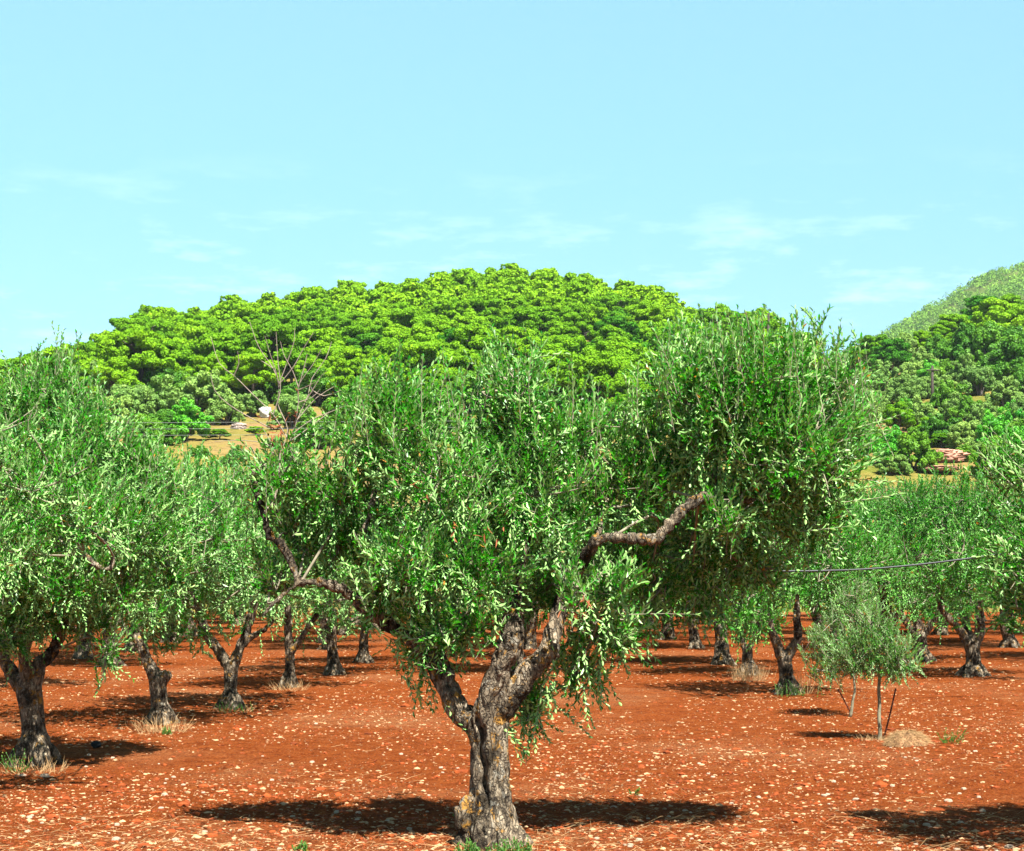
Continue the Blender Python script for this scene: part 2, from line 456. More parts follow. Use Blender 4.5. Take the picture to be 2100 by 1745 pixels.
# ------------------------------------------------------------------ the front tree
GROUP_OLIVE = 'olive trees of the grove'
YF = 10.85
def front_tree():
    rng = np.random.default_rng(11)
    root = link('olive_tree', None, loc=pt(1012, 1730, YF) * [1, 1, 0])
    tag(root, 'large gnarled olive tree in the centre foreground with forked lichen spotted trunk', 'tree', GROUP_OLIVE)
    o = np.array(root.location)
    def L(u, v, dy=0.):
        return pt(u, v, YF + dy) - o
    g = Geo()
    def limb(pts, rad, seg=14, step=.03):
        p, r = spline([L(*a) for a in pts], rad, step); g.tube(p, r * .87, seg)
    limb([(1016, 1752), (1013, 1726), (1007, 1650), (1003, 1552), (998, 1500), (992, 1462)], [.235, .20, .15, .128, .138, .135])
    # buttress roots
    for (u, v, dy, r) in ((930, 1752, -.05, .05), (1085, 1750, -.1, .06), (985, 1760, -.22, .06), (1045, 1758, -.2, .06), (1020, 1735, .25, .08)):
        limb([(1010, 1640, dy * .4), ((1010 + u) / 2, 1700, dy * .7), (u, v, dy)], [.08, .07, r], 10)
    limb([(952, 1700, -.06), (950, 1665, -.07), (966, 1640, -.05)], [.045, .055, .04])          # burl on the left foot
    # left limb
    limb([(990, 1490, .02), (946, 1462, .03), (921, 1420, .05), (900, 1370, .08), (884, 1338, .12), (889, 1300, .15), (873, 1240, .15), (869, 1199, .15), (829, 1171, .10), (797, 1157, .05), (773, 1159, 0), (768, 1132, 0)],
         [.10, .085, .072, .066, .062, .055, .05, .045, .036, .03, .026, .018])
    limb([(768, 1135, 0), (758, 1110, -.05), (747, 1087, -.08), (757, 1060, -.08), (770, 1000, 0)], [.02, .019, .018, .016, .01])
    limb([(900, 1365, .1), (850, 1315, .2), (795, 1278, .2), (749, 1247, .15), (713, 1215, .1), (681, 1201, .05), (649, 1193, .05), (613, 1196, .05)],
         [.055, .05, .046, .042, .037, .034, .032, .03])
    limb([(616, 1198, .05), (603, 1170, .05), (592, 1140, .05), (575, 1113, .05), (552, 1098, .05), (540, 1050, .1), (520, 980, .15), (560, 930, .15)],
         [.03, .03, .028, .025, .022, .02, .016, .012])
    limb([(613, 1196, .05), (575, 1225, .05), (540, 1260, 0)], [.026, .02, .012])
    # middle limb, sunlit
    limb([(992, 1480, -.04), (1003, 1430, -.08), (1027, 1366, -.12), (1055, 1305, -.15), (1050, 1255, -.05), (1062, 1180, .05), (1080, 1080, .1), (1076, 960, .1), (1060, 850, .1)],
         [.10, .082, .072, .068, .05, .042, .034, .024, .014])
    # right limb
    limb([(1003, 1490, 0), (1030, 1440, -.02), (1062, 1405, -.04), (1095, 1368, -.05), (1124, 1338, -.05), (1132, 1300, 0), (1145, 1258, .03), (1156, 1222, .05), (1185, 1170, -.05), (1214, 1122, -.2), (1226, 1104, -.22)],
         [.11, .10, .088, .082, .078, .066, .058, .054, .048, .046, .05])
    limb([(1128, 1345, -.05), (1142, 1340, -.08)], [.055, .04])
    limb([(1222, 1110, -.2), (1250, 1103, -.26), (1285, 1104, -.32), (1318, 1106, -.34), (1346, 1106, -.34), (1368, 1083, -.33), (1392, 1056, -.3), (1410, 1039, -.26), (1434, 1023, -.2), (1460, 1021, -.1), (1502, 1027, .05), (1562, 1020, .1), (1630, 980, .15)],
         [.042, .036, .034, .033, .035, .035, .034, .033, .031, .028, .025, .02, .012])
    limb([(1455, 1022, 0), (1470, 950, .1), (1480, 850, .15), (1500, 770, .15)], [.025, .02, .016, .008])
    limb([(1226, 1104, -.2), (1235, 1040, .1), (1228, 940, .2), (1200, 850, .2)], [.02, .02, .016, .01])
    limb([(1562, 1022, .1), (1640, 900, .1), (1680, 800, .1)], [.018, .012, .008])
    base = bark_disp(1.0, 3.0)
    def disp(co, no):
        d = base(co, no)
        # the long dark fissure on the near face of the trunk
        for x0, x1, z0, z1, w, dep in ((-.085, -.045, .30, .80, .018, .075), (-.045, -.03, .10, .42, .011, .05), (-.06, -.055, .05, .3, .010, .045)):
            tt = (co[:, 2] - z0) / (z1 - z0)
            cx = x0 * tt + x1 * (1 - tt) + .012 * np.sin(co[:, 2] * 31)
            m = np.exp(-((co[:, 0] - cx) / w) ** 2) * np.clip(np.minimum(tt, 1 - tt) * 8, 0, 1) * (no[:, 1] < -.2)
            d[:, 1] += dep * m
        return d
    link('trunk', fused(g, .011, 'olive_trunk_front', M['bark'], disp), root)
    # crown: lobes as read off the photograph, each at its own depth
    C = Crown(rng, .054, .0160)
    s = YF / F
    lobes = [  # u, v, ru, rv, dY, n, source limb point
        (800, 880, 125, 120, .1, 230, (770, 1000, 0)), (705, 990, 120, 110, .2, 170, (620, 1190, .05)),
        (575, 985, 70, 80, .15, 70, (540, 1050, .1)), (900, 990, 140, 115, -.15, 210, (869, 1199, .15)),
        (1050, 800, 80, 90, .1, 130, (1076, 960, .1)), (1075, 910, 110, 100, .1, 150, (1076, 960, .1)),
        (1090, 1020, 140, 110, 0, 190, (1080, 1080, .1)), (1190, 895, 85, 80, .2, 120, (1228, 940, .2)),
        (840, 1150, 110, 80, -.25, 140, (829, 1171, .1)), (975, 1160, 110, 85, -.15, 150, (1062, 1180, .05)),
        (700, 1110, 120, 70, .4, 130, (613, 1196, .05)), (610, 1090, 60, 70, .3, 60, (575, 1113, .05)),
        (1270, 1000, 120, 100, .3, 190, (1235, 1040, .15)), (1330, 925, 75, 70, .5, 85, (1228, 940, .2)),
        (1420, 790, 110, 110, .1, 190, (1480, 850, .15)), (1545, 790, 120, 115, .0, 220, (1500, 770, .15)),
        (1660, 800, 100, 120, .1, 190, (1680, 800, .1)), (1500, 890, 140, 90, 0, 190, (1480, 850, .15)),
        (1640, 920, 120, 100, -.2, 200, (1640, 900, .1)), (1400, 920, 80, 70, .4, 90, (1480, 850, .15)),
        (1710, 920, 70, 90, .3, 120, (1680, 800, .1)), (1560, 1010, 130, 60, .2, 150, (1562, 1020, .1)),
        (1660, 1050, 80, 80, .3, 100, (1630, 980, .15)),
        (1250, 1210, 70, 60, 0, 75, (1185, 1170, .05)), (1120, 1210, 80, 60, .5, 90, (1156, 1222, .05)),
        (1240, 1290, 70, 50, .3, 60, (1156, 1222, .05)), (940, 1275, 90, 40, -.1, 70, (889, 1300, .15)),
        (860, 1270, 80, 45, .5, 70, (889, 1300, .15)), (1000, 1060, 140, 110, .7, 150, (1080, 1080, .1)),
        (1340, 1000, 60, 50, .5, 50, (1434, 1023, -.05)), (780, 1210, 70, 50, .1, 60, (797, 1157, .05)),
        (1090, 1440, 38, 60, .75, 60, (1156, 1222, .05)), (1185, 1370, 60, 55, .4, 45, (1156, 1222, .05)),
        (1290, 1130, 110, 50, .6, 90, (1250, 1103, -.06)), (1420, 1090, 100, 55, .7, 80, (1434, 1023, -.05)),
        (560, 1180, 60, 45, .3, 45, (575, 1225, .05)), (1180, 1215, 40, 40, -.4, 22, (1156, 1222, .05)), (900, 1300, 65, 35, -.1, 42, (889, 1300, .15)), (1500, 1130, 90, 60, .8, 80, (1502, 1027, .05)), (1450, 1220, 60, 60, 1.1, 50, (1434, 1023, -.05)), (1560, 1170, 70, 50, .9, 50, (1562, 1020, .1)), (1480, 1060, 60, 45, -.2, 45, (1434, 1023, -.05)), (1330, 1200, 90, 60, .6, 70, (1250, 1103, -.06)), (1420, 1180, 70, 50, .7, 50, (1434, 1023, -.05)), (1270, 1300, 60, 40, .5, 35, (1156, 1222, .05)), (860, 1330, 50, 40, .3, 35, (889, 1300, .15)), (1010, 930, 90, 90, .5, 100, (1076, 960, .1)),
    ]
    for (u, v, ru, rv, dy, n, src) in lobes:
        r = ((ru + rv) / 2) * s
        C.clump(L(u, v, dy), (ru * s, r * 1.1, rv * s), int(n * .9), 22, up=.9, src=L(*src), nbranch=9, length=(.16, .40))
    # tall shoots breaking the outline
    tops = [(735, 745), (770, 735), (830, 712), (865, 740), (920, 735), (1000, 705), (1035, 690), (1082, 715), (1120, 770), (1185, 745), (1225, 795),
            (1340, 690), (1372, 665), (1405, 640), (1440, 665), (1478, 655), (1520, 670), (1552, 640), (1578, 660), (1625, 672), (1655, 660), (1684, 632), (1700, 670), (1752, 688), (1775, 770), (1740, 750),
            (1362, 640), (1460, 622), (1530, 628), (1605, 645), (1642, 630), (1720, 655), (1765, 700), (1795, 760), (905, 715), (955, 760), (800, 745), (1060, 720), (1150, 740), (1215, 770), (1380, 665), (1495, 640), (1568, 625), (1670, 650), (1820, 870), (1815, 930), (1790, 985), (515, 930), (545, 915), (655, 850), (690, 820), (1290, 745), (1310, 790), (1800, 850), (1795, 905), (1790, 800)]
    B, D, Ls = [], [], []
    for (u, v) in tops:
        for q in range(3):
            e = L(u + rng.normal(0, 9), v + abs(rng.normal(0, 22)) * (q > 0), rng.normal(0, .25))
            d = unit(np.array([rng.normal(0, .16), rng.normal(0, .16), 1.]))
            if u > 1780: d = unit(np.array([1, rng.normal(0, .2), .5]))
            ln = rng.uniform(.28, .55)
            B.append(e - d * ln); D.append(d); Ls.append(ln)
    C.shoots(B, D, Ls, 20, .0, .0022)
    # drooping shoots below the crown
    B, D, Ls = [], [], []
    for (u, v, n) in ((1235, 1400, 5), (1200, 1440, 5), (1180, 1380, 6), (1225, 1350, 5), (1270, 1310, 5), (1330, 1310, 3), (880, 1350, 4), (905, 1400, 3), (870, 1420, 4), (850, 1390, 3), (1060, 1500, 4), (1075, 1520, 4),
                      (1120, 1440, 5), (960, 1500, 2), (1140, 1400, 4), (820, 1330, 4), (1310, 1230, 4), (930, 1330, 3), (1170, 1300, 4), (1690, 1120, 4), (1740, 1040, 4), (1600, 1120, 4), (1500, 1090, 4)):
        for q in range(n):
            e = L(u + rng.normal(0, 14), v + rng.normal(0, 16), rng.uniform(-.1, .6))
            d = unit(np.array([rng.normal(.15, .4), rng.normal(0, .3), -.75]))
            ln = rng.uniform(.2, .34)
            B.append(e - d * ln * .6); D.append(d); Ls.append(ln)
    C.shoots(B, D, Ls, 16, .1, .0018)
    # the leafy shoot across the left limb and the cluster at the right edge
    C.shoots([L(935, 1385, -.2), L(1730, 1030, -.2), L(1745, 880, -.1), L(1730, 980, -.2), L(1640, 1090, -.3), L(1290, 1260, -.4)], [(-1, -.2, .35), (1, 0, .1), (1, .1, .25), (1, -.1, -.1), (1, -.1, .1), (1, -.1, .05)], [.26, .34, .34, .34, .34, .4], 14, .0, .0022)
    leaf, br = C.meshes(M['olive'])
    link('crown', leaf, root); link('branches', br, root)
    # bare dead shoots standing up at the left of the crown
    dg = Geo(); base_p = L(570, 925, .15)
    curves = [[(575, 930), (590, 880), (570, 830), (572, 790), (560, 755), (530, 710), (512, 660)],
              [(578, 935), (600, 890), (612, 825), (612, 790), (640, 750), (660, 715)],
              [(590, 920), (610, 860), (632, 810), (640, 775), (668, 735), (680, 700)],
              [(572, 790), (565, 760), (552, 720), (543, 688)],
              [(572, 788), (590, 740), (603, 700), (604, 672)],
              [(612, 795), (622, 760), (630, 725)], [(612, 795), (600, 760), (583, 730), (575, 700)],
              [(572, 788), (600, 755), (625, 710), (643, 682)], [(600, 890), (640, 860), (690, 840), (720, 825)],
              [(590, 900), (560, 850), (520, 810), (480, 770), (450, 745), (432, 690)], [(560, 850), (575, 800), (570, 740), (566, 680)],
              [(560, 880), (520, 860), (470, 830), (440, 800), (432, 765)], [(612, 825), (640, 815), (655, 800)], [(610, 860), (650, 815), (690, 790)],
              [(612, 800), (635, 790), (650, 782)], [(575, 930), (545, 910), (500, 903), (440, 905)], [(640, 800), (665, 812), (700, 800)], [(632, 815), (660, 770), (672, 760)],
              [(595, 905), (650, 865), (705, 820), (725, 790)], [(560, 755), (545, 745), (536, 740)], [(480, 770), (490, 745), (487, 720)]]
    for cv in curves:
        dy = .12 + rng.uniform(-.12, .12)
        p, r = spline([L(u, v, .15 + (dy - .15) * i / len(cv)) for i, (u, v) in enumerate(cv)], np.linspace(.0036, .0017, len(cv)), .05)
        dg.tube(p, r, 5, False)
    p, r = spline([L(560, 1040, .12), L(572, 980, .14), L(574, 930, .15)], [.008, .006, .005], .05); dg.tube(p, r, 6, False)
    link('dead_shoots', dg.mesh('dead_shoots', M['dead']), root)
    # curled brown leaves left on the dead wood
    n = 30
    P = np.array([L(*((rng.choice([(572, 870), (545, 870), (612, 800), (575, 880), (600, 850), (555, 895), (566, 900)])) + rng.normal(0, 9, 2)), .12) for _ in range(n)])
    v, q, k = leaf_arrays(P, unit(rng.normal(0, 1, (n, 3)) + [0, 0, -.6]), unit(rng.normal(size=(n, 3))), np.full(n, .06), np.full(n, .014), rng)
    P2 = np.array([L(u + rng.normal(0, 12), v + rng.normal(0, 12), -.75) for (u, v) in ((850, 1010), (945, 1080), (990, 1085), (1025, 1075), (1190, 1235), (1155, 1270)) for _ in range(4)])
    n2 = len(P2)
    v2, q2, k = leaf_arrays(P2, unit(rng.normal(0, 1, (n2, 3)) + [0, 0, -.6]), unit(rng.normal(size=(n2, 3))), np.full(n2, .06), np.full(n2, .014), rng)
    link('dead_leaves', build_mesh('dead_leaves', np.vstack([v, v2]), [np.vstack([q, q2 + len(v)])], M['deadleaf']), root)
    # the part of the left crown that stands beside the dead shoots
    return root
front_tree()

# ------------------------------------------------------------------ the other olives
def crown_variant(seed, n_lobes=15, height=(1.0, 2.75), rad=1.45, n=95, k=22, mat='olive2', hexleaf=False, ll=.062, lw=.020, lean=(0, 0)):
    rng = np.random.default_rng(seed)
    C = Crown(rng, ll, lw, hexleaf)
    zc = (height[0] + height[1]) / 2; zr = (height[1] - height[0]) / 2
    for i in range(n_lobes):
        a = i * 2.39996 + rng.uniform(-.3, .3)
        f = math.sqrt((i + .5) / n_lobes)
        z = zc + zr * (1 - f * f * 1.1) * rng.uniform(.3, .8) - (.15 if f > .7 else 0) + rng.normal(0, .1)
        if i % 4 == 3: z = zc - zr * rng.uniform(.3, .7)
        r = rng.uniform(.42, .62) * rad / 1.45
        c = np.array([math.cos(a) * f * (rad - r * .6) + lean[0], math.sin(a) * f * (rad - r * .6) + lean[1], z])
        C.clump(c, (r, r, r * rng.uniform(.75, 1.0)), n, k, up=.8, droop=.15, src=(c[0] * .5, c[1] * .5, max(c[2] - .35, height[0] + .25)), nbranch=6, stem_r=.002)
    C.clump((lean[0], lean[1], zc), (rad * .65, rad * .65, zr * .6), int(n * 1.6), k, src=None, nbranch=4)
    # shoots over the top
    B = np.column_stack([rng.normal(lean[0], rad * .42, 60), rng.normal(lean[1], rad * .42, 60), np.full(60, height[1] - .25) + rng.uniform(-.25, .1, 60)])
    C.shoots(B, np.column_stack([rng.normal(0, .2, 60), rng.normal(0, .2, 60), np.ones(60)]), rng.uniform(.25, .42, 60), k, 0, .002)
    return C.meshes(M[mat])

def trunk_mesh(limbs, seed, voxel=.018, amp=1.0):
    g = Geo()
    for pts, rad in limbs:
        p, r = spline(pts, rad, .05); g.tube(p, r * .86, 10)
    return fused(g, voxel, 'olive_trunk', M['bark'], bark_disp(amp, seed * 1.7))

def rand_trunk(seed):
    rng = np.random.default_rng(seed)
    r0 = rng.uniform(.085, .12); hf = rng.uniform(.45, .75)
    lx, ly = rng.normal(0, .06, 2)
    limbs = [([(0, 0, -.06), (0, 0, .08), (lx * .5, ly * .5, hf * .5), (lx, ly, hf)], [r0 * 1.6, r0 * 1.3, r0, r0 * 1.05])]
    nl = rng.integers(2, 4); a0 = rng.uniform(0, 6.28)
    for i in range(nl):
        a = a0 + i * 6.28 / nl + rng.uniform(-.4, .4)
        c, s_ = math.cos(a), math.sin(a)
        limbs.append(([(lx, ly, hf - .08), (lx + c * .14, ly + s_ * .14, hf + .14), (lx + c * .3, ly + s_ * .3, hf + .42), (lx + c * .4, ly + s_ * .4, hf + .9)], [r0 * .8, r0 * .62, r0 * .5, r0 * .3]))
    for i in range(4):
        a = rng.uniform(0, 6.28)
        limbs.append(([(0, 0, .18), (math.cos(a) * r0, math.sin(a) * r0, .08), (math.cos(a) * r0 * 2.1, math.sin(a) * r0 * 2.1, -.04)], [r0 * .6, r0 * .6, r0 * .35]))
    return trunk_mesh(limbs, seed)

VARS = [crown_variant(100 + i, rad=rr, height=hh) for i, (rr, hh) in enumerate([(1.5, (.74, 2.75)), (1.45, (.84, 2.85)), (1.6, (.7, 2.7)), (1.4, (.8, 2.95)), (1.5, (.66, 2.6))])]
VARS.append(crown_variant(160, n_lobes=20, rad=1.6, height=(.35, 2.9), n=105))
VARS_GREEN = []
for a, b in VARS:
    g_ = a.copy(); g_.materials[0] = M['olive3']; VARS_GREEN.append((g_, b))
TRUNKS = [rand_trunk(200 + i) for i in range(5)]

def olive(u, v, var, label, limbs=None, rot=0., scale=1., trunk=None, group=GROUP_OLIVE):
    Y = ground_Y(v)
    root = link('olive_tree', None, loc=((u - U0) / F * Y, Y, 0))
    tag(root, label, 'tree', group)
    o = np.array(root.location)
    if limbs:
        L3 = []
        for pts, rad in limbs:
            L3.append(([pt(p[0], p[1], Y + (p[2] if len(p) > 2 else 0)) - o for p in pts], rad))
        # root flare
        r0 = limbs[0][1][1]
        rng = np.random.default_rng(int(u))
        for i in range(5):
            a = i * 1.257 + rng.uniform(-.3, .3)
            L3.append(([(0, 0, .22), (math.cos(a) * r0 * .9, math.sin(a) * r0 * .9, .08), (math.cos(a) * r0 * 1.9, math.sin(a) * r0 * 1.9, -.05)], [r0 * .6, r0 * .55, r0 * .35]))
        link('trunk', trunk_mesh(L3, u * .01, .014), root)
    else:
        link('trunk', TRUNKS[trunk if trunk is not None else var], root, rotz=rot, scale=scale)
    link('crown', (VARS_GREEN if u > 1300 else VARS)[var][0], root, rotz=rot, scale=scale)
    link('branches', VARS[var][1], root, rotz=rot, scale=scale)
    return root

# B: the large olive at the left edge
def left_tree():
    Y = ground_Y(1562); rng = np.random.default_rng(21)
    root = link('olive_tree', None, loc=((70 - U0) / F * Y, Y, 0))
    tag(root, 'big leafy olive tree at the left edge with tall shoots against the sky', 'tree', GROUP_OLIVE)
    o = np.array(root.location)
    L = lambda u, v, dy=0.: pt(u, v, Y + dy) - o
    limbs = [([L(74, 1575), L(72, 1556), L(66, 1480), L(60, 1416), L(58, 1395)], [.17, .135, .112, .118, .115]),
             ([L(64, 1410), L(83, 1362), L(108, 1336, .05), L(135, 1270, .1), L(160, 1180, .1), L(215, 1165, -.5), L(228, 1140, -.5)], [.085, .068, .058, .045, .034, .024, .018]),
             ([L(56, 1410), L(50, 1352, -.1), L(52, 1300, -.1), L(60, 1200, 0), L(90, 1050, 0)], [.08, .058, .05, .04, .02]),
             ([L(52, 1418), L(18, 1370, .05), L(4, 1330, .1), L(-30, 1250, .1), L(-60, 1150, .1)], [.08, .066, .055, .045, .03]),
             ([L(140, 1125, -.9), L(150, 1118, -.95), L(175, 1140, -1.0), L(200, 1162, -1.0), L(226, 1165, -1.0), L(232, 1140, -1.0)], [.02, .026, .025, .024, .026, .02]),
             ([L(150, 1118, -.95), L(148, 1060, -.9), L(150, 1020, -.85)], [.022, .016, .01])]
    for i in range(5):
        a = i * 1.257 + .4
        limbs.append(([(0, 0, .3), (math.cos(a) * .12, math.sin(a) * .12, .1), (math.cos(a) * .25, math.sin(a) * .25, -.05)], [.08, .07, .04]))
    link('trunk', trunk_mesh(limbs, 5.0, .013), root)
    SK = np.vstack([np.array(l[0]) for l in limbs[:6]]); SK = SK[SK[:, 2] > .6]
    C = Crown(rng, .056, .0165)
    s = Y / F
    lobes = [(100, 810, 70, 80, 0, 130), (30, 880, 90, 100, 0, 170), (170, 900, 95, 90, -.3, 190), (260, 960, 95, 75, 0, 150), (330, 1000, 70, 70, .2, 90), (90, 990, 130, 110, -.6, 260),
             (-50, 980, 120, 130, 0, 190), (200, 1060, 120, 90, -.6, 220), (310, 1090, 80, 70, -.1, 110), (50, 1110, 130, 90, -.8, 220), (130, 1190, 110, 65, -.7, 160), (10, 1230, 110, 70, -.3, 150),
             (250, 1190, 80, 60, -.1, 100), (-110, 1130, 120, 120, 0, 160), (100, 1270, 90, 45, -.1, 80), (190, 1270, 60, 40, .2, 50), (60, 1010, 130, 110, -2.7, 110), (150, 1060, 100, 80, -2.3, 80), (-60, 930, 110, 110, -2.7, 120), (-40, 1120, 100, 80, -2.9, 80), (350, 1180, 50, 60, .2, 50), (120, 1000, 150, 130, .6, 150), (20, 1310, 60, 30, -.3, 40), (220, 1330, 25, 60, -.4, 18)]
    for (u, v, ru, rv, dy, n) in lobes:
        C.clump(L(u, v, dy), (ru * s, (ru + rv) / 2 * s * 1.1, rv * s), int(n * 1.05), 22, up=.9, src=SK[np.argmin(np.linalg.norm(SK - L(u, v + 40, dy), axis=1))], nbranch=8, length=(.16, .40))
    B, D, Ls = [], [], []
    for (u, v) in ((110, 662), (162, 680), (72, 690), (32, 722), (130, 705), (95, 715), (185, 745), (50, 760), (200, 780), (230, 800), (150, 740), (0, 770), (265, 850), (315, 870), (350, 905), (345, 930), (290, 880)):
        for q in range(4):
            e = L(u + rng.normal(0, 7), v + abs(rng.normal(0, 26)) * (q > 0), rng.normal(0, .25))
            d = unit(np.array([rng.normal(.03, .15), rng.normal(0, .15), 1.])); ln = rng.uniform(.3, .5)
            B.append(e - d * ln); D.append(d); Ls.append(ln)
    C.shoots(B, D, Ls, 22, 0, .0022)
    leaf, br = C.meshes(M['olive'])
    link('crown', leaf, root); link('branches', br, root)
left_tree()

# off the right edge: only its silvery boughs reach into the frame
def right_tree():
    rng = np.random.default_rng(31); Y = 10.6
    root = link('olive_tree', None, loc=(4.55, Y, 0))
    tag(root, 'near olive tree whose silvery boughs reach in at the right edge', 'tree', GROUP_OLIVE)
    o = np.array(root.location)
    L = lambda u, v, dy=0.: pt(u, v, Y + dy) - o
    C = Crown(rng, .056, .0145)
    for (u, v, ru, rv, dy, n) in ((2110, 1150, 70, 60, -.2, 60), (2105, 1240, 60, 50, -.1, 40), (2090, 960, 75, 45, .3, 55), (2160, 1000, 90, 80, 0, 90), (2200, 1120, 120, 100, 0, 140), (2350, 900, 170, 130, 0, 260), (2500, 1000, 200, 180, 0, 320), (2700, 950, 200, 180, 0, 320), (2800, 1120, 160, 150, 0, 220),
                                (2350, 1120, 160, 120, .6, 220), (2500, 1200, 200, 110, -.5, 260), (2650, 1180, 180, 120, .6, 240), (2300, 1010, 140, 120, -.7, 200), (2600, 800, 160, 100, .2, 220)):
        s = Y / F
        C.clump(L(u, v, dy), (ru * s, (ru + rv) / 2 * s, rv * s), n, 22, up=.7, src=L(2560, 1300, 0), nbranch=6)
    B, D, Ls = [], [], []
    for (u, v) in ((2000, 905), (2030, 890), (2060, 880), (2085, 885), (1985, 940), (2015, 1080), (2040, 1120), (2020, 1160), (2040, 1240), (2060, 1270), (2050, 1060)):
        for q in range(3):
            e = L(u + rng.normal(0, 8), v + rng.normal(8, 12), rng.normal(0, .2)); d = unit(np.array([-.55, rng.normal(0, .3), .55 if v < 1000 else .25])); ln = rng.uniform(.28, .4)
            B.append(e - d * ln); D.append(d); Ls.append(ln)
    C.shoots(B, D, Ls, 20, 0, .0022)
    leaf, br = C.meshes(M['olive'])
    link('trunk', TRUNKS[1], root, rotz=1.2, scale=1.25)
    link('crown', leaf, root); link('branches', br, root)
right_tree()

# olives with a trunk that shows
olive(330, 1482, 0, 'olive tree with a pruned stump shoulder and dry grass round its foot',
      [([(333, 1492), (331, 1478), (326, 1428), (322, 1388)], [.13, .105, .092, .10]), ([(322, 1395), (306, 1365), (295, 1338), (277, 1306), (250, 1280), (230, 1220)], [.085, .068, .06, .055, .048, .03]), ([(326, 1400), (341, 1384), (344, 1380)], [.08, .07, .055])], rot=.4)
olive(472, 1448, 1, 'olive tree with a V shaped fork on a short trunk, third in the left row',
      [([(472, 1458), (472, 1446), (473, 1395), (472, 1358)], [.125, .098, .09, .10]), ([(468, 1365), (443, 1327), (424, 1303), (412, 1285), (400, 1220)], [.075, .06, .055, .05, .03]), ([(476, 1368), (493, 1328), (505, 1296), (518, 1252), (525, 1200)], [.075, .06, .055, .048, .03]), ([(496, 1325), (512, 1308), (541, 1292), (560, 1270)], [.05, .045, .04, .025])], rot=1.5)
olive(593, 1408, 3, 'olive tree with a slim straight pale trunk and one short side limb, left of centre',
      [([(593, 1416), (593, 1405), (595, 1352), (591, 1296), (590, 1240)], [.12, .085, .07, .068, .05]), ([(594, 1342), (609, 1322), (629, 1291), (650, 1260)], [.05, .045, .04, .03])], rot=2.2)
olive(684, 1380, 2, 'olive tree with a straight dark trunk just right of the slim pale trunk',
      [([(685, 1388), (684, 1378), (682, 1340), (680, 1308), (684, 1250)], [.14, .10, .088, .082, .06])], rot=3.0)
olive(745, 1358, 4, 'olive tree with the smallest visible trunk of the left row, far back',
      [([(744, 1366), (745, 1356), (746, 1325), (747, 1300), (750, 1250)], [.14, .10, .085, .08, .06])], rot=4.0)
olive(228, 1366, 3, 'olive tree with a dark trunk in the shade between the two leftmost trunks',
      [([(230, 1374), (228, 1362), (226, 1322), (222, 1290), (215, 1240)], [.16, .13, .115, .11, .07])], rot=5.1)
olive(1614, 1420, 0, 'olive tree with a low split trunk behind the young saplings, right of centre',
      [([(1618, 1430), (1615, 1418), (1612, 1378), (1607, 1348)], [.15, .115, .10, .10]), ([(1604, 1352), (1596, 1326), (1585, 1300), (1578, 1280), (1570, 1230)], [.08, .066, .055, .045, .03]), ([(1612, 1352), (1625, 1328), (1636, 1308), (1634, 1264), (1636, 1220)], [.08, .07, .062, .055, .03])], rot=2.6)
olive(1535, 1384, 1, 'olive tree with dry suckers round its base, just left of the low split trunk',
      [([(1535, 1392), (1535, 1380), (1533, 1345), (1534, 1330)], [.15, .11, .085, .08]), ([(1534, 1336), (1545, 1312), (1556, 1285), (1565, 1250)], [.06, .05, .045, .03]), ([(1532, 1338), (1520, 1310), (1514, 1280)], [.055, .045, .03])], rot=.9, scale=.95)
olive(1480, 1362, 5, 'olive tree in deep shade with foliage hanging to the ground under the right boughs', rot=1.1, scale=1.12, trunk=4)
olive(1888, 1353, 2, 'olive tree with a dark thick trunk directly behind the sapling pair',
      [([(1886, 1362), (1887, 1350), (1888, 1320), (1885, 1300)], [.16, .14, .125, .13]), ([(1882, 1306), (1862, 1280), (1850, 1262), (1840, 1230)], [.08, .065, .055, .03]), ([(1888, 1306), (1905, 1285), (1918, 1262), (1925, 1230)], [.09, .08, .065, .04])], rot=.2, scale=1.1)
olive(1995, 1386, 0, 'olive tree with a stout dark trunk forking in two, near the right edge',
      [([(1996, 1396), (1996, 1384), (1995, 1345), (1993, 1316)], [.18, .14, .122, .13]), ([(1988, 1322), (1969, 1293), (1948, 1270), (1931, 1246), (1925, 1200)], [.08, .065, .058, .05, .03]), ([(1998, 1320), (2009, 1298), (2009, 1268), (2012, 1220)], [.09, .08, .07, .04])], rot=3.7, scale=1.08)
olive(2071, 1326, 3, 'olive tree with a leaning trunk at the right edge behind the stout forked one',
      [([(2073, 1332), (2071, 1322), (2066, 1302), (2060, 1280), (2058, 1240)], [.17, .13, .115, .11, .06])], rot=1.9, scale=1.1)
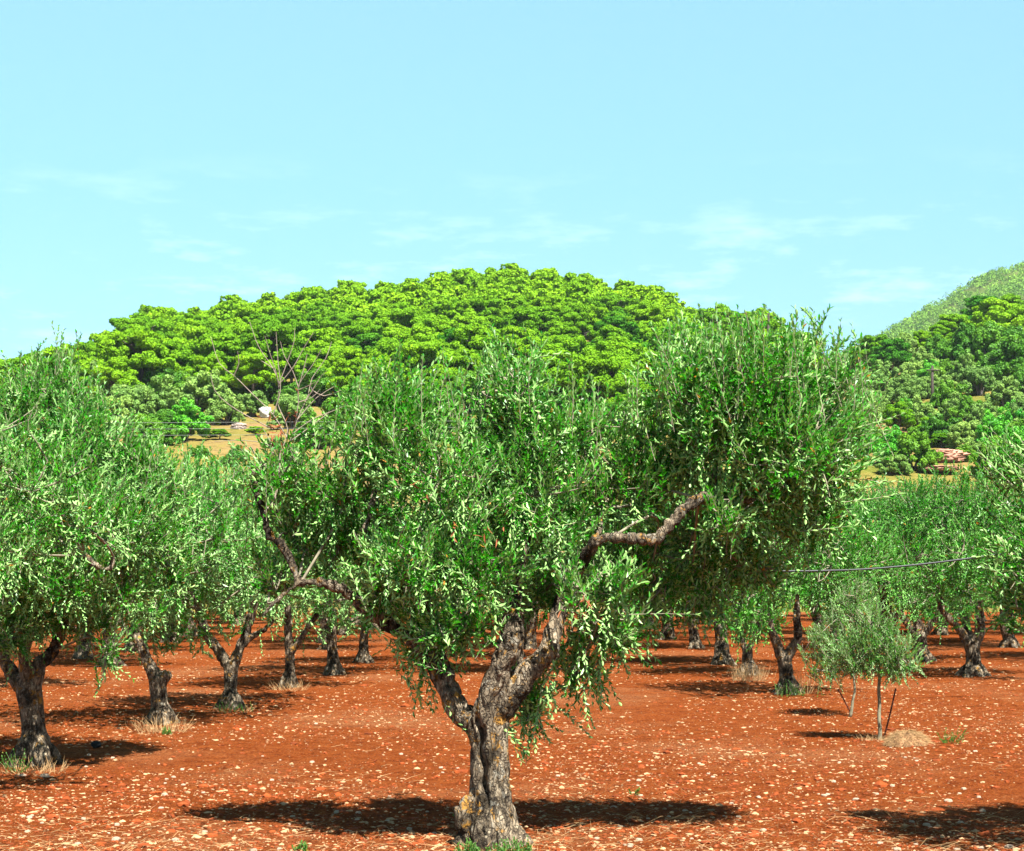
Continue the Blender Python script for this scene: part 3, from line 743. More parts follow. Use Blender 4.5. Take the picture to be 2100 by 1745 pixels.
# rear of the grove, and the rows that run out of the frame
rngG = np.random.default_rng(5)
k = 0
for X in (-14.6, -11, -7.4, -3.9, -.1, 3.6, 6.9, 10.0, 13.4):
    for Y in np.arange(24.5, 58, 3.4):
        x = X + rngG.normal(0, .22); y = Y + rngG.normal(0, .35)
        u = U0 + x / y * F
        if not (-260 < u < 2360): continue
        if abs(X + 3.9) < .1 and Y < 32: continue
        if abs(X - 3.6) < .1 and Y < 34.5: continue
        if abs(X - 6.9) < .1 and Y < 32: continue
        if abs(X + .1) < .1 and Y < 27: continue
        if abs(X - 10) < .1 and 33 < Y < 37: continue
        if abs(X + 7.4) < .1 and 27 < Y < 31: continue
        side = 'left' if u < 700 else ('right' if u > 1350 else 'centre')
        depth = 'middle' if y < 38 else 'rear'
        where = {'left': 'left part', 'right': 'right part', 'centre': 'behind the front tree'}[side]
        olive(u, V0 + F * H / y, (2, 4, 5)[k % 3] if u > 1200 else k % 5, f'olive tree in the {depth} rows of the grove, {where}', rot=rngG.uniform(0, 6.28), scale=rngG.uniform(.95, 1.1) * (1.08 if u > 1300 else 1.06), trunk=(k * 3 + 1) % 5)
        k += 1
# two more olives whose trunks are out of frame on the left
olive(-190, 1470, 2, 'olive tree mostly beyond the left edge, only twigs of its crown showing', rot=2.0)

# young trees
def sapling(u, v, trunk_pts, rad, lobes, shoots, label, seed):
    Y = ground_Y(v); rng = np.random.default_rng(seed)
    root = link('young_olive_tree', None, loc=((u - U0) / F * Y, Y, 0))
    tag(root, label, 'young tree', 'saplings in the open red soil')
    o = np.array(root.location); L = lambda a, b, dy=0.: pt(a, b, Y + dy) - o
    g = Geo()
    for pts, rr in [(trunk_pts, rad)]:
        p, r = spline([L(*q) for q in pts], rr, .03)
        p = p + np.column_stack([np.sin(p[:, 2] * 23) * .004, np.cos(p[:, 2] * 17) * .004, 0 * p[:, 2]])
        g.tube(p, r, 10)
    link('trunk', g.mesh('sapling_trunk', M['bark_young']), root)
    C = Crown(rng, .045, .0115)
    s = Y / F
    for (a, b, ru, rv, dy, n) in lobes:
        C.clump(L(a, b, dy), (ru * s, (ru + rv) / 2 * s, rv * s), int(n * 1.0), 20, up=1.0, droop=.05, src=L(*trunk_pts[-1]), nbranch=8, length=(.14, .3)) if n > 0 else None
    B, D, Ls = [], [], []
    for (a, b, dx) in shoots:
        for q in range(3):
            e = L(a + rng.normal(0, 5), b + abs(rng.normal(0, 12)), rng.normal(0, .12)); d = unit(np.array([dx + rng.normal(0, .15), rng.normal(0, .15), .8])); ln = rng.uniform(.22, .34)
            B.append(e - d * ln); D.append(d); Ls.append(ln)
    C.shoots(B, D, Ls, 20, 0, .002)
    leaf, br = C.meshes(M['young'])
    link('crown', leaf, root); link('branches', br, root)
M['bark_young'] = plain('young_bark', (.30, .27, .17), .85, 25, .35, .003, 80)
sapling(1804, 1516, [(1804, 1520), (1804, 1500), (1803, 1440), (1803, 1396), (1801, 1330)], [.024, .0185, .0165, .015, .008],
        [(1790, 1340, 75, 50, 0, 150), (1840, 1345, 50, 45, -.1, 90), (1745, 1350, 50, 40, .1, 70), (1790, 1285, 50, 50, 0, 90)],
        [(1870, 1290, .7), (1890, 1310, .9), (1855, 1260, .5), (1800, 1235, 0), (1780, 1230, 0), (1720, 1320, -.5), (1870, 1350, .9)],
        'young olive sapling with an upright bare stem beside the leaning rod and straw mound', 41)
sapling(1745, 1466, [(1744, 1470), (1746, 1455), (1749, 1436), (1753, 1420), (1751, 1390), (1752, 1330)], [.02, .0165, .015, .0135, .012, .007],
        [(1735, 1310, 65, 60, 0, 150), (1690, 1330, 45, 50, .1, 80), (1755, 1240, 45, 50, 0, 100), (1700, 1375, 40, 25, 0, 40)],
        [(1760, 1175, 0), (1750, 1165, .05), (1775, 1190, .1), (1740, 1190, -.1), (1670, 1270, -.3), (1690, 1250, -.2)],
        'young olive sapling with a crooked stem, the farther and taller of the two', 42)

# ------------------------------------------------------------------ terrain
def axis(lo, hi, step, far, ratio=1.22):
    a = list(np.arange(lo, hi, step)); s = step; x = a[-1]
    while x < far: s *= ratio; x += s; a.append(x)
    s = step; x = a[0]; b = []
    while x > -far: s *= ratio; x -= s; b.append(x)
    return np.array(b[::-1] + a)

def make_ground():
    xs = axis(-6.5, 6.5, .065, 1700); ys = axis(8.5, 24, .075, 1700)
    V = np.empty((len(ys), len(xs), 3))
    for i, y in enumerate(ys):
        for j, x in enumerate(xs):
            z = 0.
            if abs(x) < 20 and 0 < y < 70:
                z = noise.noise((x * .5, y * .5, 0)) * .03 + noise.noise((x * 3.1, y * 3.1, 4)) * .016 + noise.noise((x * 8, y * 8, 9)) * .011 - .012
            V[i, j] = (x, y, z)
    n, m = len(ys), len(xs)
    i = np.arange(n - 1)[:, None] * m; j = np.arange(m - 1)[None]
    q = np.stack([i + j, i + j + 1, i + m + j + 1, i + m + j], -1).reshape(-1, 4)
    o = link('ground', build_mesh('ground', V.reshape(-1, 3), [q], M['soil'], smooth=True))
    tag(o, kind='structure')
make_ground()

CU = [-1500, -400, 0, 170, 330, 480, 700, 860, 1000, 1150, 1300, 1370, 1420, 1470, 1550, 1620, 1700, 1760, 1830, 1900, 2000, 2100, 2500, 3600]
CV = [1000, 850, 745, 690, 632, 622, 588, 563, 552, 552, 575, 606, 650, 655, 668, 692, 712, 712, 700, 665, 640, 632, 600, 560]
CY = [235, 225, 220, 222, 226, 230, 235, 238, 240, 240, 232, 226, 215, 205, 200, 195, 190, 188, 186, 186, 190, 192, 205, 230]
def crest(u):
    return np.interp(u, CU, CV) + np.interp(u, [150, 330, 600, 1300, 1600, 1800], [112, 68, 66, 70, 74, 72]), np.interp(u, CU, CY)
def hill_v(u, Y):
    """picture height of the hillside along azimuth u at distance Y (as seen from the path)"""
    vc, yc = crest(u)
    v100 = np.interp(u, [600, 1750], [942, 965]); v125 = np.interp(u, [600, 1200, 1750], [856, 870, 885])
    v125 = max(v125, vc + 60)
    ys = [56, 62, 80, 98, 101, 125, 0.5 * (125 + yc), yc]
    vmid = v125 + (vc - v125) * .62
    vs = [V0 + F * (H + .5) / 56, V0 + F * (H - .2) / 62, 1040, v100 + 12, v100 - 14, v125, vmid, vc]
    return np.interp(Y, ys, vs)
def hill_z(u, Y):
    vc, yc = crest(u)
    if Y <= yc:
        z = H + (V0 - hill_v(u, Y)) / F * Y
    else:
        zc = H + (V0 - vc) / F * yc
        z = zc + 1.2 * (1 - math.exp(-(Y - yc) / 8)) - ((Y - yc) / 60) ** 2 * 9
    x = (u - U0) / F * Y
    if Y > 66: z += noise.noise((x * .06, Y * .06, 2)) * .35 + noise.noise((x * .25, Y * .25, 5)) * .2
    return z
def hill_Y(u, v):
    ys = np.linspace(60, crest(u)[1], 300)
    vs = np.array([hill_v(u, y) for y in ys])
    return float(np.interp(-v, -vs, ys))

def make_hill():
    us = np.concatenate([np.arange(-1600, -200, 60), np.arange(-200, 2300, 14), np.arange(2300, 3700, 60)])
    ys = np.concatenate([np.arange(56, 96, 2.), np.arange(96, 104, .5), np.arange(104, 300, 2.5)])
    V = np.array([[((u - U0) / F * y, y, hill_z(u, y)) for u in us] for y in ys])
    n, m = len(ys), len(us)
    i = np.arange(n - 1)[:, None] * m; j = np.arange(m - 1)[None]
    q = np.stack([i + j, i + j + 1, i + m + j + 1, i + m + j], -1).reshape(-1, 4)
    tag(link('hill', build_mesh('hill', V.reshape(-1, 3), [q], M['hill'], smooth=True)), kind='structure')
make_hill()

# far hill with its wood
FU = [1300, 1600, 1780, 1850, 1950, 2040, 2100, 2300, 2700, 3300]
FV = [900, 790, 697, 662, 612, 562, 540, 470, 430, 520]
def far_z(u, Y):
    vt = np.interp(u, FU, FV) + 5
    t = np.clip((Y - 430) / (900 - 430), 0, 1.3)
    v0 = 900.
    if t <= 1: v = v0 + (vt - v0) * t ** .8
    else: v = vt
    z = H + (V0 - v) / F * min(Y, 900)
    if Y > 900: z -= ((Y - 900) / 100) ** 2 * 12
    x = (u - U0) / F * Y
    return z + noise.noise((x * .02, Y * .02, 7)) * 4
def make_far():
    us = np.arange(1300, 3320, 20.); ys = np.arange(430, 1060, 12.)
    V = np.array([[((u - U0) / F * y, y, far_z(u, y)) for u in us] for y in ys])
    n, m = len(ys), len(us)
    i = np.arange(n - 1)[:, None] * m; j = np.arange(m - 1)[None]
    q = np.stack([i + j, i + j + 1, i + m + j + 1, i + m + j], -1).reshape(-1, 4)
    tag(link('far_hill', build_mesh('far_hill', V.reshape(-1, 3), [q], M['farhill'], smooth=True)), kind='structure')
    rng = np.random.default_rng(77)
    cs = []
    while len(cs) < 5200:
        u = rng.uniform(1560, 2700); Y = rng.uniform(450, 930)
        if u > 2250 and rng.uniform() < .6: continue
        cs.append(((u - U0) / F * Y, Y, far_z(u, Y)))
    cs = np.array(cs); nq = 46
    rad = rng.uniform(1.6, 3.2, len(cs))
    d = unit(rng.normal(size=(len(cs), nq, 3))); d[..., 2] = np.abs(d[..., 2]) * 1.1 - .25; d = unit(d)
    P = cs[:, None] + np.array([0, 0, 1.3]) + d * rad[:, None, None] * np.array([1, 1, .85]) * rng.uniform(.8, 1.1, (len(cs), nq, 1))
    v, q, tint = facets(P.reshape(-1, 3), d.reshape(-1, 3), rng.uniform(.55, 1.0, len(cs) * nq), rng, np.repeat(rng.uniform(.05, .95, len(cs)), nq))
    o = link('far_wood', build_mesh('far_wood', v, [q], M['far'], tint=tint))
    tag(o, 'pale green distant woodland covering the far hillside at right', 'woodland', kind='stuff')

def facets(P, D, S, rng, tint):
    """small irregular leaf-clump faces at P facing roughly along D"""
    n = len(P)
    N = unit(D + rng.normal(0, .55, (n, 3)))
    e1 = unit(np.cross(N, unit(rng.normal(size=(n, 3))))); e2 = np.cross(N, e1)
    a = np.array([0, 1.57, 3.14, 4.71])[None] + rng.uniform(-.4, .4, (n, 4))
    r = S[:, None] * rng.uniform(.55, 1.0, (n, 4)) * .62
    v = P[:, None] + (np.cos(a) * r)[..., None] * e1[:, None] + (np.sin(a) * r)[..., None] * e2[:, None]
    q = np.arange(n * 4).reshape(-1, 4)
    return v.reshape(-1, 3), q, np.repeat(np.clip(tint + rng.uniform(-.2, .2, n), 0, .95), 4)
make_far()

# ------------------------------------------------------------------ trees and shrubs of the hillside (unit metres, base at z=0)
def pine_arrays(seed, size, height, dens=230, fs=(.12, .22)):
    rng = np.random.default_rng(seed)
    P, D, T = [], [], []
    nl = 20
    for i in range(nl):
        a = i * 2.4 + rng.uniform(-.3, .3); f = math.sqrt((i + .4) / nl)
        rr = rng.uniform(.55, .95)
        lay = rng.uniform(-.5, .5)
        c = np.array([math.cos(a) * f * (size / 2 - rr * .7), math.sin(a) * f * (size / 2 - rr * .7), height - .9 - 2.6 * f * f + lay])
        # every limb carries several small rounded tufts
        for k_ in range(9):
            cc = c + rng.normal(0, .55, 3) * [1, 1, .5] * rr
            r2 = rng.uniform(.26, .52)
            n = int(dens * (r2 / .4) ** 2)
            d = unit(rng.normal(size=(n, 3))); d[:, 2] = d[:, 2] * .9 + .25; d = unit(d)
            P.append(cc + d * r2 * np.array([1.1, 1.1, .72]) * rng.uniform(.75, 1.08, (n, 1)))
            D.append(d); T.append(np.full(n, rng.uniform(.3, .7)))
    P = np.vstack(P); D = np.vstack(D); T = np.concatenate(T)
    v, q, tint = facets(P, D, rng.uniform(*fs, len(P)), rng, np.clip(T, 0, 1))
    return v, q, tint

def pine_meshes(seed, mat, size=5.4, height=6.0):
    rng = np.random.default_rng(seed + 1000)
    v, q, tint = pine_arrays(seed, size, height)
    crown = build_mesh('pine_crown', v, [q], M[mat], tint=tint)
    g = Geo()
    p, r = spline([(0, 0, -.6), (.1, 0, 1.5), (rng.normal(0, .3), rng.normal(0, .3), 3.2), (0, 0, height - 1.2)], [.2, .16, .12, .05], .4); g.tube(p, r, 7)
    for i in range(7):
        a = rng.uniform(0, 6.28); z = rng.uniform(1.8, height - 2)
        p, r = spline([(0, 0, z), (math.cos(a) * .9, math.sin(a) * .9, z + .4), (math.cos(a) * 1.8, math.sin(a) * 1.8, z + .7)], [.07, .05, .02], .4); g.tube(p, r, 5)
    return crown, g.mesh('pine_trunk', M['pinebark'])

def bush_meshes(seed, mat, size=4.0, height=3.3, fs=(.11, .20), nl=15, trunk=True):
    rng = np.random.default_rng(seed)
    P, D, T = [], [], []
    for i in range(nl):
        a = i * 2.4 + rng.uniform(-.4, .4); f = math.sqrt((i + .3) / nl)
        rr = rng.uniform(.5, .8) * size / 4
        c = np.array([math.cos(a) * f * (size / 2 - rr * .8), math.sin(a) * f * (size / 2 - rr * .8), rr * .8 + (height - rr * 1.6) * (1 - f * f) * rng.uniform(.75, 1.0) + rng.uniform(0, .5)])
        for k_ in range(9):
            cc = c + rng.normal(0, .5, 3) * rr; r2 = rr * rng.uniform(.28, .52)
            n = int(430 * r2 * r2 / .2)
            d = unit(rng.normal(size=(n, 3))); d[:, 2] += .15; d = unit(d)
            P.append(cc + d * r2 * rng.uniform(.7, 1.12, (n, 1))); D.append(d); T.append(np.full(n, rng.uniform(.2, .8)))
    P = np.vstack(P); D = np.vstack(D); T = np.concatenate(T)
    keep = P[:, 2] > .05
    P, D, T = P[keep], D[keep], T[keep]
    v, q, tint = facets(P, D, rng.uniform(*fs, len(P)), rng, T)
    crown = build_mesh('shrub_crown', v, [q], M[mat], tint=tint)
    g = Geo()
    for i in range(4):
        a = i * 1.6 + rng.uniform(-.3, .3)
        p, r = spline([(0, 0, -.4), (math.cos(a) * .25, math.sin(a) * .25, .6), (math.cos(a) * .8, math.sin(a) * .8, height * .55)], [.13, .10, .04], .3); g.tube(p, r, 6)
    return crown, g.mesh('shrub_trunk', M['pinebark'])

PINES = [pine_meshes(300 + i, 'pine', s_, h_) for i, (s_, h_) in enumerate([(5.4, 6.0), (5.0, 6.4), (5.8, 5.8), (4.8, 5.6), (5.4, 6.6)])]
DPINES = [pine_meshes(320 + i, 'pine_dark', 5.2, 6.2) for i in range(2)]
BUSH = {}
for i, mname in enumerate(('hill_olive', 'bright', 'dark')):
    BUSH[mname] = [bush_meshes(340 + i * 10 + j, mname) for j in range(3)]

def plant(name, meshes, X, Y, z, rot, sc, label, cat, group):
    root = link(name, None, loc=(X, Y, z), rotz=rot)
    root.scale = sc if not np.isscalar(sc) else (sc, sc, sc)
    tag(root, label, cat, group)
    link('crown', meshes[0], root); link('trunk', meshes[1], root)
    return root

rngP = np.random.default_rng(61)
def pine_zone(u, t):
    side = 'left flank' if u < 560 else ('right flank' if u > 1180 else 'middle')
    band = 'crest against the sky' if t > .9 else ('high up' if t > .62 else ('halfway up' if t > .3 else 'at the lower edge'))
    if t > .9: return f'rounded green pine on the {side} of the wooded hill, {band}'
    return f'rounded green pine {band} the wooded hill, {side}' if t > .3 else f'rounded green pine {band} of the wooded hill, {side}'
pines = []
tries = 0
def crest_ok(u): return True
while tries < 40000 and len(pines) < 620:
    tries += 1
    u = rngP.uniform(-70, 1640); vc, yc = crest(u)
    lo = np.interp(u, [-100, 250, 300, 700, 720, 1000, 1150, 1400, 1640], [134, 134, 138, 138, 133, 133, 122, 118, 122])
    Y = rngP.uniform(lo, yc + 3)
    X = (u - U0) / F * Y
    d = np.interp(Y, [110, 240], [3.1, 3.6])
    if any((X - a) ** 2 + (Y - b) ** 2 < d * d for a, b, *_ in pines): continue
    pines.append((X, Y, u, (Y - lo) / (yc - lo)))
pines.sort(key=lambda p: p[1])
print('pines', len(pines), 'tries', tries)
for i, (X, Y, u, t) in enumerate(pines[:292]):
    dk = rngP.uniform() < (.25 if u < 520 and t > .7 else .05)
    ms = DPINES[i % 2] if dk else PINES[i % 5]
    sc = rngP.choice([.62, .72, .8, .9, 1.05])
    lab = pine_zone(u, t)
    if dk: lab = lab.replace('rounded green', 'darker green')
    plant('pine_tree', ms, X, Y, hill_z(u, Y) - .3, rngP.uniform(0, 6.28), (sc, sc, sc * rngP.uniform(.85, 1.1)), lab, 'pine tree', 'pines covering the wooded hill')
def far_pines():
    Vs, Qs, Ts, n0 = [], [], [], 0
    kinds = [pine_arrays(380 + i, 5.2, 6.0, 48, (.22, .40)) for i in range(4)]
    for i, (X, Y, u, t) in enumerate(pines[292:]):
        v, q, tint = kinds[i % 4]
        sc = rngP.choice([.62, .72, .8, .9, 1.02]); a = rngP.uniform(0, 6.28); c, s_ = math.cos(a), math.sin(a)
        w_ = np.column_stack([v[:, 0] * c - v[:, 1] * s_, v[:, 0] * s_ + v[:, 1] * c, v[:, 2] * rngP.uniform(.85, 1.05)]) * sc + [X, Y, hill_z(u, Y) - .3]
        Vs.append(w_); Qs.append(q + n0); Ts.append(np.clip(tint + rngP.uniform(-.22, .22), 0, .95)); n0 += len(v)
    o = link('pine_wood', build_mesh('pine_wood', np.vstack(Vs), [np.vstack(Qs)], M['pine'], tint=np.concatenate(Ts)))
    tag(o, 'dense bright green pine canopy covering the upper part of the wooded hill', 'woodland', kind='stuff')
far_pines()

NAMES = {'pine': ('pine_tree', 'pine tree'), 'pine_dark': ('pine_tree', 'pine tree'), 'hill_olive': ('wild_olive', 'olive bush'), 'bright': ('broadleaf_shrub', 'shrub'), 'dark': ('evergreen_shrub', 'shrub')}
def hill_plant(u, v, w, kind, label, hratio=.8, group=None):
    """u, v: centre of the crown in the picture, w its width there"""
    base = v + w * hratio * .56
    Y = hill_Y(u, base)
    width = 1.35 * w / F * Y
    X = (u - U0) / F * Y
    if kind.startswith('pine'):
        ms = (PINES if kind == 'pine' else DPINES)[int(u) % (5 if kind == 'pine' else 2)]; s0 = width / 5.2; h0 = 6.
    else:
        ms = BUSH[kind][int(u) % 3]; s0 = width / 4.0; h0 = 3.6
    sz = (1.3 * w * hratio / F * Y) / h0 * (1.15 if not kind.startswith('pine') else 1.25)
    plant(NAMES[kind][0], ms, X, Y, hill_z(u, Y) - .15, (u * 1.37) % 6.28, (s0, s0, sz), label, NAMES[kind][1], group or 'shrubs and trees on the open slopes')

RS = 'on the right hand slope'
for (u, v, w, kind, lab, *hr) in [
    (1955, 655, 62, 'pine', 'layered pine leftmost of the dark clump on the right slope skyline'), (2011, 650, 78, 'pine_dark', 'tall layered pine second in the clump on the right slope'),
    (2067, 636, 74, 'pine', 'pine topping the right slope near the picture edge'), (2043, 684, 96, 'pine', 'broad layered pine below the two dark crowns on the right slope'),
    (2088, 676, 70, 'pine', 'light green pine at the edge of the picture on the right slope'), (1928, 672, 50, 'pine', 'small pine left of the layered clump, right slope'),
    (1921, 724, 56, 'dark', 'dark evergreen at the left end of the shady band ' + RS), (1985, 722, 90, 'dark', 'dark evergreen with bare stems showing in shade beneath, right slope', .85),
    (2031, 726, 90, 'dark', 'dark evergreen in the middle of the shady band ' + RS), (2075, 724, 90, 'dark', 'dark evergreen upper right of the shady band ' + RS),
    (2088, 760, 90, 'dark', 'dark evergreen lower right of the shady band, at the picture edge'), (2043, 768, 70, 'dark', 'dark evergreen below the middle of the shady band'),
    (1769, 706, 50, 'pine', 'yellow green pine just right of the front tree top'), (1807, 700, 66, 'hill_olive', 'grey green olive bush highest on the right slope'),
    (1851, 722, 64, 'hill_olive', 'grey green olive bush below and right of the highest one'), (1891, 708, 32, 'pine', 'small upright yellow green pine between olive bushes, right slope', 1.2),
    (1791, 738, 66, 'pine', 'pine beside the front tree outline, right slope'), (1829, 750, 66, 'pine_dark', 'dark pine among olives, left part of right slope'),
    (1807, 792, 72, 'hill_olive', 'dull olive bush right beside the front tree crown'), (1871, 764, 54, 'hill_olive', 'silvery olive bush left of the pole'),
    (1900, 750, 50, 'hill_olive', 'silvery olive bush behind the pole top'), (1883, 797, 52, 'hill_olive', 'silvery olive bush just left of the pole foot'),
    (1851, 812, 56, 'hill_olive', 'rounded olive bush two crowns left of the pole'), (1943, 822, 60, 'dark', 'large round evergreen right of the pole', .95),
    (1975, 772, 58, 'hill_olive', 'olive bush under the dark evergreen band'), (2009, 786, 62, 'hill_olive', 'olive bush right of centre under the shady band'),
    (2061, 815, 62, 'hill_olive', 'dull olive bush near the right edge halfway down the slope'), (1985, 846, 56, 'dark', 'evergreen bush below the large round one'),
    (1891, 855, 60, 'hill_olive', 'grey olive bush below the pole'), (1843, 862, 56, 'pine', 'yellow green young pine low on the right slope'),
    (2075, 845, 36, 'bright', 'small vivid green shrub near the right edge'), (2024, 850, 60, 'hill_olive', 'olive bush between two evergreens low on the right slope'),
    (1829, 914, 66, 'bright', 'vivid green shrub beside the front tree crown, above the bank'), (1873, 922, 76, 'dark', 'big dark round shrub standing above the red bank', .85),
    (1829, 948, 60, 'hill_olive', 'low olive bush at the foot of the right slope', .6), (1905, 880, 44, 'pine', 'yellow green shrubby pine above the red bank'),
    (1976, 888, 62, 'hill_olive', 'grey olive bush upper right of the red bank'), (1978, 922, 46, 'dark', 'low dark shrub at the right end of the red bank', .6),
    (2043, 896, 78, 'bright', 'broad vivid green shrub at the foot of the right slope'), (2090, 912, 56, 'bright', 'vivid green shrub at the right picture edge'),
    (1930, 900, 38, 'pine', 'low yellow green shrub on top of the red bank', .6), (2100, 850, 60, 'hill_olive', 'olive bush cut by the right picture edge'), (2040, 935, 70, 'dark', 'dark shrub behind the right olive tops'),
    (1770, 830, 60, 'hill_olive', 'olive bush half hidden by the front tree right outline'), (1760, 900, 60, 'bright', 'green shrub hidden behind the front tree right boughs'),
    (1955, 720, 40, 'dark', 'small dark evergreen filling the shady band'), (1940, 762, 46, 'dark', 'dark shrub right of the pole top'), (2100, 800, 60, 'dark', 'dark shrub at the right edge below the shady band')]:
    hill_plant(u, v, w, kind, lab, *(hr or [.85]))
for (u, v, w, kind, lab, *hr) in [
    (196, 785, 66, 'hill_olive', 'silvery olive bush leftmost above the left tree shoots'), (240, 796, 92, 'hill_olive', 'wide silvery olive bush under the pines, left foot of the hill'),
    (290, 788, 66, 'hill_olive', 'olive bush touching the lowest pines at left'), (372, 796, 54, 'hill_olive', 'small pale olive bush above the gap in the slope'),
    (420, 822, 100, 'hill_olive', 'big rounded olive bush above the tan ledge', .75), (272, 832, 96, 'hill_olive', 'olive bush behind the left tree, second line'), (325, 832, 100, 'hill_olive', 'sprawling olive bush left of the vivid shrub', .7),
    (378, 878, 84, 'bright', 'vivid green shrub over the earth bank, left of the dead shoots', .7), (330, 890, 60, 'dark', 'dark shrub left of the vivid one by the wires'), (300, 900, 60, 'dark', 'dark shrub low beside the left tree crown'),
    (462, 838, 62, 'hill_olive', 'olive bush behind the dead shoots, left side'), (518, 826, 54, 'hill_olive', 'olive bush left of the white boulder'), (602, 848, 80, 'hill_olive', 'olive bush right of the white boulder', .8),
    (646, 890, 76, 'dark', 'dark shrub low behind the dead shoots', .7), (690, 870, 70, 'dark', 'dark shrub beside the front tree left outline', .8), (740, 830, 70, 'dark', 'dark shrub under the lowest pines near centre'), (230, 850, 80, 'hill_olive', 'olive bush hidden behind left tree top'),
    (150, 820, 80, 'hill_olive', 'olive bush behind the tall shoots of the left tree'), (70, 830, 90, 'hill_olive', 'olive bush deep behind the left tree'), (0, 810, 90, 'hill_olive', 'olive bush at the left picture edge'),
    (900, 860, 80, 'dark', 'shrub glimpsed through the front tree left crown'), (1090, 850, 80, 'bright', 'green shrub glimpsed in the front tree central gap'), (1000, 900, 90, 'hill_olive', 'olive bush behind the front tree centre'), (1180, 880, 80, 'dark', 'dark shrub behind the front tree centre right'), (800, 900, 80, 'dark', 'dark shrub behind the front tree left crown'),
    (490, 925, 40, 'dark', 'small dark shrub on the earth bank under the wires', .6), (560, 905, 44, 'hill_olive', 'low grey bush on the yellow grass below the white boulder', .5), (450, 898, 34, 'pine', 'low yellow green scrub on the left clearing beside the vivid shrub', .5), (410, 925, 36, 'dark', 'low dark scrub at the lower left of the clearing', .5), (525, 888, 30, 'pine', 'small yellow green scrub in the middle of the clearing', .5), (600, 930, 50, 'dark', 'dark scrub at the right end of the clearing', .6), (470, 940, 40, 'hill_olive', 'grey scrub at the foot of the clearing', .5)]:
    hill_plant(u, v, w, kind, lab, *(hr or [.85]))

for i in range(26):
    u = 270 + i * 46 + (i * 37 % 19); Y = np.interp(u, [-100, 250, 300, 700, 720, 1000, 1150, 1400, 1640], [134, 134, 138, 138, 133, 133, 122, 118, 122]) + (i * 29 % 7) - 2
    sc = .75 + (i * 13 % 7) * .06
    plant('evergreen_shrub', BUSH['dark'][i % 3], (u - U0) / F * Y, Y, hill_z(u, Y) - .2, i * 1.3, (sc, sc, sc * .8), 'dark low undergrowth shrub in the shade beneath the lowest pines', 'shrub', 'undergrowth below the pines')
rngB = np.random.default_rng(123); extra = []
while len(extra) < 40:
    u = rngB.uniform(1730, 2140); vc, yc = crest(u); Y = rngB.uniform(104, yc - 22); X = (u - U0) / F * Y
    if any((X - a) ** 2 + (Y - b) ** 2 < 9 for a, b in extra): continue
    if 1890 < u < 1990 and Y < 114: continue
    extra.append((X, Y)); kind = ('hill_olive', 'hill_olive', 'dark', 'bright', 'hill_olive', 'dark')[len(extra) % 6]; sc = rngB.uniform(.5, .8)
    plant(NAMES[kind][0], BUSH[kind][len(extra) % 3], X, Y, hill_z(u, Y) - .2, rngB.uniform(0, 6), (sc, sc, sc * .85), {'hill_olive': 'grey green olive bush filling in between the others on the right slope', 'dark': 'dark evergreen shrub filling in between the olive bushes, right slope', 'bright': 'smaller vivid green shrub among the olive bushes, right slope'}[kind], NAMES[kind][1], 'shrubs filling the right hand slope')

# ------------------------------------------------------------------ rocks
def rock_mesh(seed, mat, dims, rough=.25, sub=4, ledge=False):
    import bmesh
    bm = bmesh.new(); bmesh.ops.create_icosphere(bm, subdivisions=sub, radius=1)
    for v in bm.verts:
        c = v.co.copy()
        c = Vector([math.copysign(abs(x) ** .7, x) for x in c])
        if ledge:
            lay = .03 * math.sin(c.z * 13 + noise.noise(c * 2) * 5) + .16 * noise.cell(Vector((c.x * 3 + seed, c.y * 3, c.z * 4))) + .25 * noise.noise(Vector((c.x * 5, c.y * 5, c.z * 6 + seed)))
            v.co = Vector((c.x * (1 + lay) * dims[0], c.y * (1 + lay) * dims[1], c.z * (1 + .5 * lay) * dims[2])); continue
        f = 1 + noise.noise(c * 1.3 + Vector((seed, 0, 0))) * rough + abs(noise.noise(c * 3.1 + Vector((0, seed, 0)))) * rough * .7 + noise.noise(c * 8 + Vector((0, seed, 3))) * rough * .25
        v.co = Vector((c.x * f * dims[0], c.y * f * dims[1], c.z * f * dims[2]))
    me = bpy.data.meshes.new('rock'); bm.to_mesh(me); bm.free()
    me.polygons.foreach_set('use_smooth', np.ones(len(me.polygons), bool)); me.materials.append(mat)
    return me
for i, (u, v, wu, hv, mat, lab) in enumerate([
    (545, 846, 22, 22, 'white', 'bright white boulder behind the dead shoots'), (432, 862, 34, 20, 'rock', 'tan rock ledge left of the white boulder'), (490, 872, 26, 16, 'rock', 'small tan ledge between tan ledge and white boulder'),
    (640, 822, 44, 18, 'rock', 'grey rock face under the lowest pines'), (968, 752, 36, 16, 'rock', 'pale outcrop in the pine shade above the front tree centre'),
    (1940, 930, 70, 30, 'redrock', 'reddish broken rock bank at the foot of the right slope'), (1800, 893, 44, 14, 'rock', 'whitish rock ledge by the front tree right outline'), (1925, 958, 70, 12, 'redrock', 'low pale ledge beneath the red rock bank'),
    (2098, 788, 18, 16, 'rock', 'grey rock at the right picture edge'), (1912, 872, 26, 10, 'redrock', 'small reddish ledge below the pole')]):
    Y = hill_Y(u, v + hv * .3); X = (u - U0) / F * Y
    w = wu / F * Y; h = hv / F * Y
    o = link('boulder' if mat == 'white' else 'rock_outcrop', rock_mesh(i * 3.7, M[mat], (w * .55, w * .5, h * .5), .25, 5, mat != 'white'), loc=(X, Y + w * .12, H + (V0 - v) / F * Y - h * (0 if mat == 'white' else .22)), rotz=.2 * i % .5)
    tag(o, lab, 'rock', 'rocks on the slopes')

